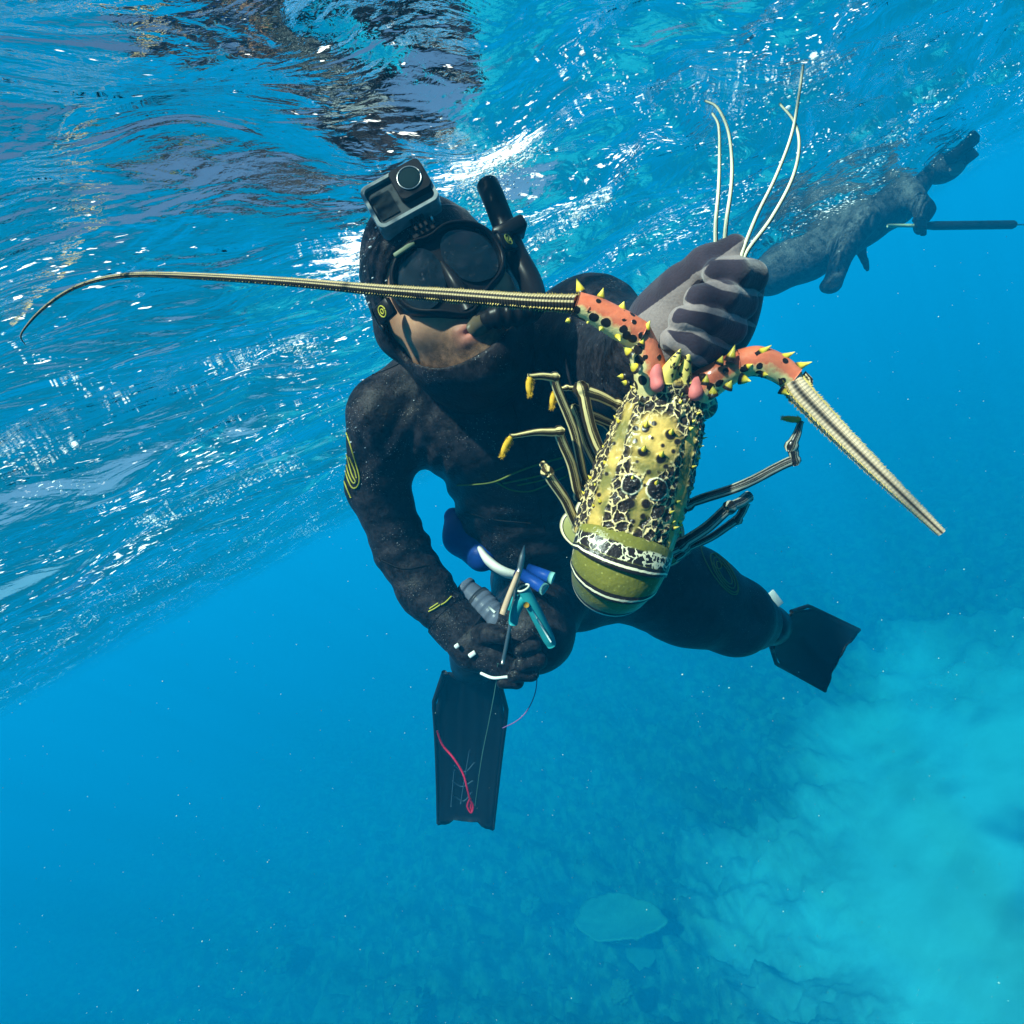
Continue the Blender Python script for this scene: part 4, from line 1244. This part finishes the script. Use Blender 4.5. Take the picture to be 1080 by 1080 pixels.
def build_antennae():
    H_ = SM['horn']; sp = SM['spine']
    def seg_(name, pts, rs, side):
        return segment([P(*p) for p in pts], rs, name, H_, lobster, 40, side=side, k=60)
    up = np.array([.15, 1, .1])
    # left antenna base: two stout joints
    a1 = seg_('antenna_base', [(690, 420, .515), (688, 402, .508), (682, 378, .500), (671, 350, .494)], [.0130, .0134, .0124, .0108], [-1, -.3, .35])
    a2 = seg_('antenna_base', [(674, 354, .493), (655, 343, .490), (630, 329, .487), (607, 320, .485)], [.0112, .0114, .0102, .0086], [-.4, -1, .2])
    b1 = seg_('antenna_base', [(728, 420, .515), (742, 407, .508), (760, 395, .502), (783, 383, .497)], [.0130, .0130, .0120, .0104], [.3, -1, .2])
    b2 = seg_('antenna_base', [(779, 384, .496), (798, 381, .493), (818, 387, .490), (837, 400, .488)], [.0106, .0112, .0104, .0090], [-.5, -1, .2])
    for par, sps in ((a2, [(613, 309, -.4, 1, 15, 5), (633, 315, .3, 1, 11, 4.5), (655, 327, .35, 1, 9, 5), (614, 325, -.6, .2, 6, 4), (652, 353, .1, -.6, 9, 4.5), (636, 344, -.6, -.8, 7, 5), (622, 337, -.5, -.8, 6, 4), (600, 338, -.6, -.3, 5, 3)]),
                     (a1, [(681, 348, .4, .9, 10, 4.5), (664, 372, -.7, .5, 9, 4.5), (676, 362, .3, .6, 6, 3.5), (670, 388, -.6, .3, 8, 5), (657, 397, -.9, -.1, 7, 3), (660, 404, -.6, .1, 6, 3)]),
                     (b1, [(770, 379, .25, 1, 15, 5), (759, 383, .3, .9, 8, 4), (783, 400, .5, -.2, 9, 5), (768, 408, .2, .5, 8, 4.5), (752, 415, -.1, .7, 8, 4.5), (744, 404, .1, 1, 9, 4)]),
                     (b2, [(800, 374, .75, .55, 15, 5), (822, 379, .9, .42, 16, 5), (838, 388, .95, .30, 17, 5), (824, 401, .7, .1, 11, 4.5), (805, 395, .5, -.1, 5, 3), (812, 383, .5, .5, 6, 3.2), (788, 387, .4, .2, 6, 3.4), (825, 412, .6, -.5, 8, 4)])):
        for x, y, dx, dy, L, r in sps:
            spine(P(x, y, .486), [dx, dy, .35], L / 1400, r / 1400, par, sp)
    # soft pink pads at the foot of each antenna
    pm = mat_simple('pink_pad', (.66, .17, .16), .5, var=.35, vs=90, bump=.5)
    for c, r in ((P(692, 396, .493), (.0050, .0100, .005)), (P(732, 404, .500), (.0065, .0060, .005))):
        f = Field(c - .02, c + .02, .0009); f.ell(c, np.eye(3), r, 0); f.ell(c + np.array([.001, -.008, .001]), np.eye(3), (r[0] * .9, r[0] * .9, .006), .004)
        V, F = f.mesh(); mesh_c('antenna_pad', V, F, pm, lobster)
    # whips
    m = NT('antenna_whip'); an = m.attr('ang'); al = m.attr('along'); n = m.noise(m.coord('Object'), 260, 3)
    k = m.math('COSINE', m.math('MULTIPLY', m.math('SUBTRACT', an, m.attr('off')), 2 * math.pi))
    dark = m.math('MULTIPLY', m.math('SUBTRACT', k, m.math('ADD', m.math('MULTIPLY', m.attr('pinkness'), .58), .35)), 14, clamp=True)
    ring = m.math('MULTIPLY', m.math('ADD', m.math('SINE', m.math('MULTIPLY', al, 2 * math.pi / .0027)), 1), .5)
    lt = m.mix(n, (.36, .27, .12), (.70, .56, .34)); lt = m.mix(m.math('MULTIPLY', ring, m.math('SUBTRACT', .55, m.math('MULTIPLY', m.attr('pinkness'), .47))), lt, (.18, .12, .05))
    lt = m.mix(m.math('MULTIPLY', m.attr('pinkness'), .75), lt, m.mix(n, (.62, .40, .26), (.82, .62, .44)))
    m.bsdf(m.mix(dark, lt, (.020, .014, .010)), .5, IOR=1.33, normal=m.bump(ring, m.math('SUBTRACT', .6, m.math('MULTIPLY', m.attr('pinkness'), .52)), .0006))
    def whip(pts, rs, off, pk, rings, n_):
        q = spline([P(*p) for p in pts], n_); r = np.interp(np.linspace(0, 1, n_), np.linspace(0, 1, len(rs)), rs)
        if n_ > 1000:                                   # the long whip bends away under the surface, never through it
            k = np.ones(n_)
            for _ in range(80):
                w = W(q * k[:, None]); k = np.where(w[:, 2] > wave_height(w[:, 0], w[:, 1]) - .006, k * .995, k)
            kk = np.array([k[max(0, i - 45):i + 46].min() for i in range(n_)]); pad = np.pad(kk, 60, mode='edge')
            kk = np.convolve(pad, np.ones(121) / 121, 'valid'); q = q * kk[:, None]
        s = np.concatenate([[0], np.cumsum(np.linalg.norm(np.diff(q, axis=0), axis=1))])
        r = r * (1 + rings * np.sin(s * 2 * math.pi / .0027))
        V, F, al_, an_ = tube(q, r, 16)
        w = mesh_c('antenna_whip', V, F, m.m, lobster, attrs={'along': al_, 'ang': an_, 'off': np.full(len(V), off), 'pinkness': np.full(len(V), pk)})
        b = Parts(); rg = np.random.default_rng(8); T = np.gradient(q, axis=0); T /= np.linalg.norm(T, axis=1, keepdims=True)
        for i in range(2, n_ - 2, 4):
            if r[i] < .0015: break
            for sgn in (-1, 1):
                for z_ in (-.4, .5):
                    sd = unit(np.cross(T[i], [0, 0, 1]) * sgn + np.array([0, 0, z_])); p = q[i] + sd * r[i] * .93
                    L_ = r[i] * rg.uniform(.16, .38); w_ = T[i] * r[i] * .12
                    u_ = unit(np.cross(sd, T[i])) * r[i] * .1
                    b.add([p - w_ - u_, p + w_ - u_, p + u_, p + sd * L_ + T[i] * L_ * .5], [(0, 1, 3), (1, 2, 3), (2, 0, 3)])
        b.build('whip_bristles', mat_simple('whip_bristle', (.60, .44, .14), .5), w, smooth=False, kind='stuff')
    def tipd(x, y):
        d = .60
        for _ in range(60):
            w = W(P(x, y, d)); d -= (w[2] - float(wave_height(w[:1], w[1:2])[0]) + .004) * .8
        return d
    tp = tipd(25, 348); ds = lambda d: .485 + (d - .485) * (tp - .485) / (.684 - .485)
    whip([(x, y, ds(d)) for x, y, d in [(609, 320, .485), (560, 318, .500), (480, 312, .528), (400, 306, .555), (300, 297, .590), (200, 291, .622), (140, 290, .642), (100, 296, .655), (70, 308, .666), (45, 326, .676), (28, 344, .684), (22, 355, .686), (27, 364, .688)]],
         [.0062, .0058, .0055, .0048, .0040, .0032, .0026, .0021, .0018, .0016, .0012, .0009, .0004], .87, 0.0, .05, 1500)
    whip([(833, 397, .488), (842, 412, .486), (870, 442, .482), (910, 482, .476), (950, 521, .470), (993, 562, .464)],
         [.0070, .0080, .0072, .0058, .0045, .0030], .06, 1.0, .012, 620)
    p = Parts(); p.tube([P(846, 402, .490), P(850, 396, .489), P(853, 401, .488), P(855, 412, .487)], [.0030, .0034, .0030, .0014], 12)
    p.build('whip_socket', m.m, lobster)
    # antennules: four pale wires above the fist
    am = NT('antennule'); k = am.math('GREATER_THAN', am.math('SINE', am.math('MULTIPLY', am.attr('ang'), 4 * math.pi)), .35)
    am.bsdf(am.mix(k, (.80, .78, .55), (.03, .03, .02)), .35, IOR=1.33)
    for pts in ([(755, 262, .505), (755, 235, .50), (758, 200, .50), (759, 165, .50), (758, 133, .50), (751, 119, .50)],
                [(764, 262, .506), (766, 235, .50), (771, 200, .50), (772, 170, .50), (768, 138, .50), (757, 114, .50), (743, 106, .50)],
                [(782, 283, .500), (783, 267, .498), (798, 228, .495), (818, 187, .49), (835, 142, .485), (843, 98, .48), (847, 69, .48)],
                [(786, 283, .500), (787, 267, .498), (813, 231, .495), (835, 190, .49), (843, 155, .485), (838, 129, .485), (822, 109, .485)]):
        q = spline([P(*p_) for p_ in pts], 60); V, F, al_, an_ = tube(q, np.linspace(.00175, .0009, 60), 10)
        mesh_c('antennule', V, F, am.m, lobster, attrs={'along': al_, 'ang': an_})
    # stalk bases of the antennules inside the fist
    p = Parts(); p.tube([P(712, 395, .515), P(735, 345, .515), P(768, 290, .508), P(785, 272, .500)], [.007, .006, .004, .0022], 12)
    p.build('antennule_stalk', SM['horn'], lobster)
# ------------------------------------------------------------------ gear at the lowered hand
def build_gear():
    teal = mat_simple('teal_plastic', (.02, .27, .30), .32, var=.35, vs=90)
    blue = mat_simple('blue_rubber', (.01, .055, .28), .4, var=.3)
    steel = mat_simple('wet_steel', (.30, .31, .30), .3, .9, vs=120)
    gun = empty('speargun', W(P(552, 640, .90)), label='teal-headed speargun in the lowered gloved hand, spear point upward', cat='speargun')
    p = Parts(); q = spline([P(530, 700, .905), P(536, 670, .90), P(545, 618, .892), P(549, 598, .888)], 14)
    p.tube(q, .0027, 10); shaft = p.build('spear_shaft', steel, gun)
    p = Parts(); p.tube([P(547, 606, .887), P(549, 597, .886), P(551, 586, .885), P(553, 575, .884)], [.0034, .0044, .0040, .0005], 10)
    p.build('spear_point', steel, shaft)
    p = Parts(); p.tube(spline([P(530, 648, .878), P(538, 626, .880), P(547, 603, .884)], 8), [.0042, .0044, .0044, .0042, .0040, .0038, .0036, .0032], 12)
    p.build('barb', mat_simple('tan_rod', (.50, .33, .22), .35), shaft)
    # hollow muzzle and its two arms
    ax = unit(P(582, 682, .915) - P(552, 620, .885)); c = P(552, 620, .885)
    q = [c, c + ax * .008, P(562, 640, .893), P(574, 664, .904), P(582, 681, .912)]
    V, F, al, an = tube(spline(q, 26), np.interp(np.linspace(0, 1, 26), [0, .1, .3, .6, .9, 1], [.0082, .0080, .0084, .0092, .0084, .0064]), 22, caps=False)
    F = [list(f) for f in F]; F.append(list(range(25 * 22, 26 * 22))[::-1])
    nz = mesh_c('muzzle', V, F, teal, gun)
    p = Parts()
    th = np.linspace(0, 2 * math.pi, 25); c_ = c; u = unit(np.cross(ax, [0, 0, 1])); v = np.cross(ax, u)
    p.tube([c + .0082 * (math.cos(x) * u + math.sin(x) * v) for x in th], .0014, 8)
    p.build('muzzle_ring', mat_simple('pale_ring', (.62, .62, .52), .4), nz)
    p = Parts(); bore = [c + ax * .0006, c + ax * .02]
    p.tube([c + ax * .003, c + ax * .004], .0078, 20); p.build('bore', NT_black(), nz)
    p = Parts(); p.tube(spline([P(556, 628, .893), P(548, 636, .893), P(543, 647, .896), P(541, 658, .900)], 12), np.linspace(.0085, .0065, 12), 14)
    p.tube(spline([P(552, 632, .900), P(542, 634, .905), P(536, 642, .908)], 8), np.linspace(.0075, .0055, 8), 12)
    p.build('wishbone', teal, gun, kind='stuff')
    p = Parts(); p.tube([P(555, 638, .883), P(555, 638, .880)], .0040, 12); p.build('rubber_eye', mat_simple('orange_dot', (.30, .16, .01), .5), gun)
    p = Parts()
    for a, b in (((560, 640, .884), (578, 672, .896)), ((566, 652, .887), (581, 677, .899))):
        p.tube([P(*a), (P(*a) + P(*b)) / 2 + [0, 0, .001], P(*b)], .0011, 6)
    p.build('loading_band', mat_simple('white_cord', (.55, .62, .60), .6), gun, kind='stuff')
    line = lambda pts, r, name, mat: Parts().tube(spline([P(*x) for x in pts], 50), r, 7).build(name, mat, gun)
    line([(525, 700, .95), (523, 722, 1.0), (516, 760, 1.08), (508, 800, 1.18), (501, 850, 1.28)], .0007, 'shooting_line', mat_simple('green_line', (.10, .22, .17), .5))
    line([(461, 771, 1.30), (467, 786, 1.30), (478, 799, 1.29), (488, 815, 1.29), (493, 832, 1.29), (496, 846, 1.29), (497, 856, 1.29)], .0022, 'red_cord', mat_simple('red_cord', (.70, .02, .07), .5))
    line([(495, 842, 1.288), (499, 850, 1.288), (497, 857, 1.287), (493, 850, 1.287), (496, 842, 1.287)], .0022, 'cord_knot', mat_simple('red_knot', (.70, .02, .07), .5))
    line([(566, 700, 1.0), (566, 722, 1.05), (562, 738, 1.06), (554, 752, 1.06), (544, 761, 1.06), (530, 768, 1.06)], .0008, 'purple_cord', mat_simple('purple_cord', (.25, .10, .28), .5))
    # white-edged guard just under the fist
    line([(507, 710, .94), (520, 715, .93), (535, 714, .93)], .0022, 'trigger_guard', MAT_WHITE)
    # blue bundle at the waist
    fb = empty('float_bundle', W(P(520, 600, 1.05)), label='rolled blue float with a white strap behind the diver\'s waist', cat='float')
    f = Field(P(495, 575, 1.08) - .09, P(495, 575, 1.08) + .09, .003)
    f.chain([P(478, 545, 1.12), P(487, 566, 1.10), P(508, 586, 1.06)], [.016, .028, .026], .02)
    V, F = f.mesh(); V = relax(V, F, 2); mesh_c('roll', V, F, blue, fb)
    p = Parts(); p.tube(spline([P(506, 578, .985), P(514, 590, .975), P(526, 600, .965), P(540, 606, .96), P(552, 606, .965)], 24), np.interp(np.linspace(0, 1, 24), [0, .3, .7, 1], [.008, .014, .014, .010]), 16, flat=.5)
    p.build('white_strap', mat_simple('strap_white', (.66, .64, .56), .4), fb)
    for a, b in (((545, 602, .945), (575, 622, .930)), ((556, 600, .950), (583, 610, .940))):
        t = Parts(); t.tube([P(*a), (P(*a) + P(*b)) / 2, P(*b)], .0085, 16); o = t.build('tube', blue, fb)
        A, B = P(*a), P(*b); e = Parts(); e.tube([B - unit(B - A) * .006, B + unit(B - A) * .0008], .0088, 16); e.build('tube_end', mat_simple('tube_rim', (.20, .45, .42), .4), o)
    tl = empty('torch', W(P(512, 640, 1.02)), label='grey ribbed dive torch beside the lowered gloved hand', cat='torch')
    q = spline([P(487, 620, 1.04), P(503, 632, 1.03), P(520, 648, 1.015), P(541, 668, 1.0)], 70); t = np.linspace(0, 1, 70)
    r = np.interp(t, [0, .03, .10, .13, .34, .37, 1], [.016, .0215, .0215, .019, .019, .0225, .0165]) + .0010 * (np.sin(t * 60) > 0) * (t > .4)
    tb = Parts(); tb.tube(q, r, 26); tb = tb.build('torch_body', mat_simple('torch_grey', (.10, .12, .17), .3, var=.5), tl)
    p = Parts(); p.tube([q[22], q[26]], .0228, 26); p.build('torch_band', mat_simple('torch_band', (.03, .035, .045), .3), tb)
    p = Parts(); p.tube([q[0] - unit(q[3] - q[0]) * .001, q[1]], .0145, 22); p.build('torch_lens', mat_simple('torch_lens', (.25, .24, .22), .15), tb)
    p = Parts(); p.tube([q[44] + [-.004, .012, .016], q[52] + [-.004, .012, .015]], .002, 8); p.build('torch_switch', mat_simple('switch', (.5, .52, .5), .4), tb)

# ------------------------------------------------------------------ the second diver, far off under the surface
def build_far_diver():
    D = 3.55
    d2 = empty('person', W(P(900, 230, D)), label='distant diver in a dark wetsuit swimming face-down just under the surface', cat='person')
    Q = lambda x, y, dz=0: P(x, y, D + dz)
    f = Field(Q(800, 330) * [1, 1, 0] + [-.6, -.10, -D - .75], Q(1030, 130) * [1, 1, 0] + [.15, .1, -D + .35], .016)
    f.chain([Q(966, 190), Q(940, 207), Q(905, 226), Q(880, 246)], [0.086, 0.148, 0.162, 0.148], .06)
    f.chain([Q(880, 246), Q(850, 266), Q(812, 286, .1)], [0.148, 0.140, 0.124], .06)          # near leg
    f.chain([Q(872, 244, .15), Q(835, 262, .35), Q(790, 276, .6)], [0.124, 0.103, 0.076], .06)
    f.chain([Q(812, 286, .1), Q(760, 300, .35), Q(720, 310, .6)], [0.117, 0.076, 0.048], .05)
    f.chain([Q(960, 188, .05), Q(985, 175, .05)], [0.072, 0.059], .04)                       # neck
    f.ell(Q(994, 168, .05), [unit([.8, .5, 0]), unit([-.5, .8, 0]), [0, 0, 1]], (.135, .125, .11), .04)
    f.chain([Q(960, 203, -.14), Q(975, 222, -.20), Q(971, 236, -.22)], [0.059, 0.046, 0.033], .03)   # arm to the gun
    f.chain([Q(912, 232, -.18), Q(890, 262, -.20), Q(879, 297, -.22)], [0.076, 0.059, 0.046], .03)   # hanging arm
    f.ell(Q(875, 302, -.22), np.eye(3), (.055, .040, .04), .02)
    f.chain([Q(903, 240, .1), Q(905, 256, .12), Q(915, 284, .12)], [0.034, 0.032, 0.018], .03)
    V, F = f.mesh(); V = relax(V, F, 2)
    m = mat_neoprene('far_suit', (.014, .015, .018), (.10, .10, .10), .6, .5)
    mesh_c('wetsuit', V, F, m, d2)
    g = Parts()
    g.box(Q(1003, 157, .0), [unit([.75, .66, 0]), unit([-.66, .75, 0]), [0, 0, 1]], (.10, .07, .095), .35)
    g.build('mask', MAT_RUBBER, d2)
    g = Parts(); g.box(Q(1015, 165, 0), [unit([.75, .66, 0]), unit([-.66, .75, 0]), [0, 0, 1]], (.020, .050, .070), .3); g.build('lens', NT_black(), d2)
    g = Field(Q(1012, 177) - .08, Q(1012, 177) + .08, .006); g.ell(Q(1005, 178), np.eye(3), (.05, .035, .05), 0); g.ell(Q(1016, 167), np.eye(3), (.018, .014, .03), .01); g.ell(Q(1014, 173), np.eye(3), (.018, .010, .03), .01)
    V, F = g.mesh(); mesh_c('face', V, F, mat_simple('far_skin', (.22, .15, .12), .6), d2)
    h = Field(Q(971, 238, -.24) - .08, Q(971, 238, -.24) + .08, .005)
    h.ell(Q(970, 238, -.24), np.eye(3), (.030, .045, .030), 0)
    for k in range(4): h.chain([Q(967 + 2.6 * k, 234, -.27), Q(967 + 2.6 * k, 240, -.29), Q(967 + 2.6 * k, 243, -.26)], [.011, .011, .009], .003)
    h.chain([Q(965, 232, -.22), Q(975, 236, -.21)], [.014, .010], .006)
    V, F = h.mesh(); mesh_c('glove', V, F, MAT_RUBBER, d2)
    sg = empty('speargun', W(Q(1000, 238, -.25)), label='long straight speargun gripped by the distant diver, pointing right', cat='speargun')
    p = Parts(); p.tube([Q(974, 238, -.25), Q(985, 238, -.25), Q(1068, 237, -.25), Q(1071, 237, -.25)], [.016, .021, .021, .014], 14); b = p.build('barrel', MAT_RUBBER, sg)
    p = Parts(); p.tube([Q(936, 238, -.25), Q(984, 238, -.25)], .0085, 10); p.build('handle_rod', mat_simple('pale_rod', (.45, .48, .28), .4), sg)
    p = Parts(); p.tube([Q(1066, 237, -.25), Q(1110, 236.5, -.25)], .004, 8); p.build('spear_shaft', MAT_STEEL, sg)
    p = Parts(); p.box(Q(974, 242, -.25), np.eye(3), (.012, .030, .010), .3); p.build('grip', MAT_RUBBER, sg)

# ------------------------------------------------------------------ bubbles, drifting specks
def ico(sub=1):
    t = (1 + 5 ** .5) / 2
    V = [(-1, t, 0), (1, t, 0), (-1, -t, 0), (1, -t, 0), (0, -1, t), (0, 1, t), (0, -1, -t), (0, 1, -t), (t, 0, -1), (t, 0, 1), (-t, 0, -1), (-t, 0, 1)]
    V = [unit(v) for v in V]
    F = [(0, 11, 5), (0, 5, 1), (0, 1, 7), (0, 7, 10), (0, 10, 11), (1, 5, 9), (5, 11, 4), (11, 10, 2), (10, 7, 6), (7, 1, 8), (3, 9, 4), (3, 4, 2), (3, 2, 6), (3, 6, 8), (3, 8, 9), (4, 9, 5), (2, 4, 11), (6, 2, 10), (8, 6, 7), (9, 8, 1)]
    for _ in range(sub):
        N, c = [], {}
        def mid(a, b):
            k = (min(a, b), max(a, b))
            if k not in c: c[k] = len(V); V.append(unit(V[a] + V[b]))
            return c[k]
        for a, b, d in F:
            x, y, z = mid(a, b), mid(b, d), mid(d, a); N += [(a, x, z), (b, y, x), (d, z, y), (x, y, z)]
        F = N
    return np.array(V), np.array(F)

def scatter(name, pts, rad, mat, sub=1, squash=None, **kw):
    Vi, Fi = ico(sub); n = len(pts)
    S = Vi[None] * rad[:, None, None]
    if squash is not None: S = S * squash[:, None, :]
    V = (pts[:, None] + S).reshape(-1, 3)
    F = (Fi[None] + (np.arange(n) * len(Vi))[:, None, None]).reshape(-1, 3)
    return mesh_w(name, V, F, mat, **kw)

def to_surface(px, py):
    o = W(np.zeros(3)); d = W(P(px, py, 1.0)) - o
    z = 0.0
    for _ in range(4):
        t = (z - o[2]) / d[2]; x = o + d * t; z = float(wave_height(np.array([x[0]]), np.array([x[1]]))[0])
    return x

def build_bubbles():
    rg = np.random.default_rng(21)
    lines = [([(10, 690), (90, 655), (150, 630), (200, 612), (240, 590)], 420, 9, .0034), ([(145, 552), (190, 545), (240, 522), (290, 498), (318, 490)], 420, 6, .0032),
             ([(10, 480), (60, 500), (100, 540)], 160, 22, .0030), ([(80, 478), (100, 482)], 90, 7, .0028), ([(30, 380), (60, 395), (130, 430)], 60, 16, .0030),
             ([(230, 385), (300, 365), (330, 372)], 160, 9, .0024), ([(330, 250), (390, 290), (400, 320)], 260, 18, .0018), ([(490, 195), (530, 175), (560, 150)], 520, 14, .0020),
             ([(560, 270), (620, 220), (680, 180)], 300, 8, .0026), ([(700, 260), (760, 230)], 70, 12, .0026), ([(780, 130), (900, 60)], 120, 14, .0036),
             ([(890, 190), (980, 120), (1060, 70)], 200, 8, .005), ([(930, 150), (1040, 40)], 120, 5, .005), ([(600, 60), (720, 110), (850, 60)], 160, 26, .0024), ([(200, 430), (330, 420)], 110, 30, .0026)]
    pts = []; rad = []
    for ln, n, w, r in lines:
        q = spline(ln, 80)
        gaps = rg.uniform(0, 79, max(5, n // 14))
        for _ in range(int(n * 1.5)):
            u = float(np.clip(rg.choice(gaps) + rg.normal(0, 2.2), 0, 78.9)) if rg.random() < .7 else rg.uniform(0, 78.9)
            i_ = int(u); a = q[i_] + (q[i_ + 1] - q[i_]) * (u - i_); x, y = a[0] + rg.normal(0, w) , a[1] + rg.normal(0, w * .55)
            e = to_surface(x, y); dist = np.linalg.norm(e - W(np.zeros(3)))
            if dist > 7 or dist < 0: continue
            R = r * rg.lognormal(-.95, .5)
            pts.append(e - [0, 0, R * .5 + rg.exponential(.0015)]); rad.append(R)
    # fine fizz round the hood, shoulder and camera
    for _ in range(1100):
        b = [P(405, 300, .80), P(392, 262, .80), P(500, 205, .84), P(450, 215, .84), P(530, 195, .82), P(470, 400, .90), P(372, 470, .93)][rg.choice(7, p=[.2, .2, .2, .15, .15, .06, .04])]
        q = b + rg.normal(0, 1, 3) * np.array([.020, .026, .03])
        pts.append(W(q)); rad.append(rg.uniform(.0004, .0013))
    pts = np.array(pts); rad = np.array(rad)
    m = NT('bubble'); m.bsdf((.82, .86, .88), .12, IOR=1.5)
    fl = m.n('LayerWeight', Blend=.35).outputs['Facing']
    tr = m.n('BsdfTransparent'); pb = m.t.nodes['Principled BSDF']
    mx = m.n('MixShader', i0=m.ramp(fl, [(.1, .55), (.6, 1)]), i1=tr, i2=pb); m.surf(mx)
    scatter('air_bubbles', pts, rad, m.m, 1, squash=np.stack([rg.uniform(.8, 1.7, len(pts)), rg.uniform(.7, 1.1, len(pts)), rg.uniform(.5, .9, len(pts))], -1), kind='stuff')
    # marine snow
    n = 1500; d = .28 + 2.6 * rg.power(1.7, n); x = rg.uniform(-.85, .85, n); y = rg.uniform(-.85, .85, n)
    p = np.stack([x * d, y * d, -d], -1); w = W(p); k = w[:, 2] < -.05; w, d = w[k], d[k]
    g = mat_simple('plankton', (.62, .64, .60), .7)
    scatter('drifting_specks', w, rg.lognormal(-.5, .45, len(w)) * .00068 * d, g, 0, kind='stuff')

# ------------------------------------------------------------------ corals on the reef
def build_corals():
    c = floor_hit(655, 972, FLOOR + .75)
    r = 42 / F_PX * np.linalg.norm(c - W(np.zeros(3)))
    m = mat_simple('plate_coral', (.22, .28, .17), .9, var=.6, vs=5, bump=.6, bd=.03)
    root = empty('table_coral', c - [0, 0, .7], label='pale oval table coral on the dark reef at the bottom', cat='coral')
    th = np.linspace(0, 2 * math.pi, 60, endpoint=False); k = np.linspace(.04, 1, 12)
    edge = 1 + .07 * np.sin(th * 3 + 1) + .04 * np.sin(th * 7) + .02 * np.sin(th * 13)
    rim = [floor_hit(655 + 47 * math.cos(t), 972 + 25 * math.sin(t), FLOOR + .75) for t in th]
    def disc(z0, s):
        V = []
        for q in k:
            for i, t in enumerate(th):
                V.append(c + (rim[i] - c) * q * edge[i] * s + [0, 0, z0 + .10 * q ** 2 + .012 * math.sin(31 * t) * q])
        return np.array(V)
    A = disc(0, 1); B = disc(-.06, .97); F = grid_faces(12, 60, wrap_v=True); N = len(A)
    FF = F.tolist() + (F[:, ::-1] + N).tolist() + [[11 * 60 + i, N + 11 * 60 + i, N + 11 * 60 + (i + 1) % 60, 11 * 60 + (i + 1) % 60] for i in range(60)] + [list(range(60))]
    mesh_w('plate', np.concatenate([A, B]), FF, m, root)
    p = Parts(); p.tube([c - [0, 0, .8], c - [0, 0, .4], c - [0, 0, .03]], [r * .35, r * .16, r * .5], 18); p.build('stalk', m, root, space='w')
    hm = mat_simple('coral_head', (.15, .20, .12), .9, var=.6, vs=9, bump=.8, bd=.05)
    rg = np.random.default_rng(4)
    for (x, y, s, lab) in ((433, 1066, 17, 'small pale round coral head at the bottom edge, left of the table coral'), 
                           (560, 955, 10, 'little coral lump left of the table coral'), 
                           (655, 1045, 11, 'small green coral head directly below the table coral'), (300, 1010, 12, 'faint coral lump far left on the dim reef')):
        e = floor_hit(x, y, FLOOR + .75); R = s / F_PX * np.linalg.norm(e - W(np.zeros(3)))
        Vi, Fi = ico(4); q = Vi * (1 + .16 * fbm(Vi[:, 0] * 4 + x, Vi[:, 1] * 4 + Vi[:, 2] * 3, 4, int(x)))[:, None] * R * [1, 1, .7]
        o = mesh_w('coral_head', e + q, Fi, hm, label=lab, cat='coral', group='coral heads on the reef')
build_surface(); seabed()
build_body(); build_head(); build_mask(); build_snorkel(); build_head_camera(); build_prints(); build_gloves(); build_fins()
build_carapace(); build_abdomen(); build_legs(); build_antennae()
build_gear(); build_far_diver(); build_bubbles(); build_corals()
haze()
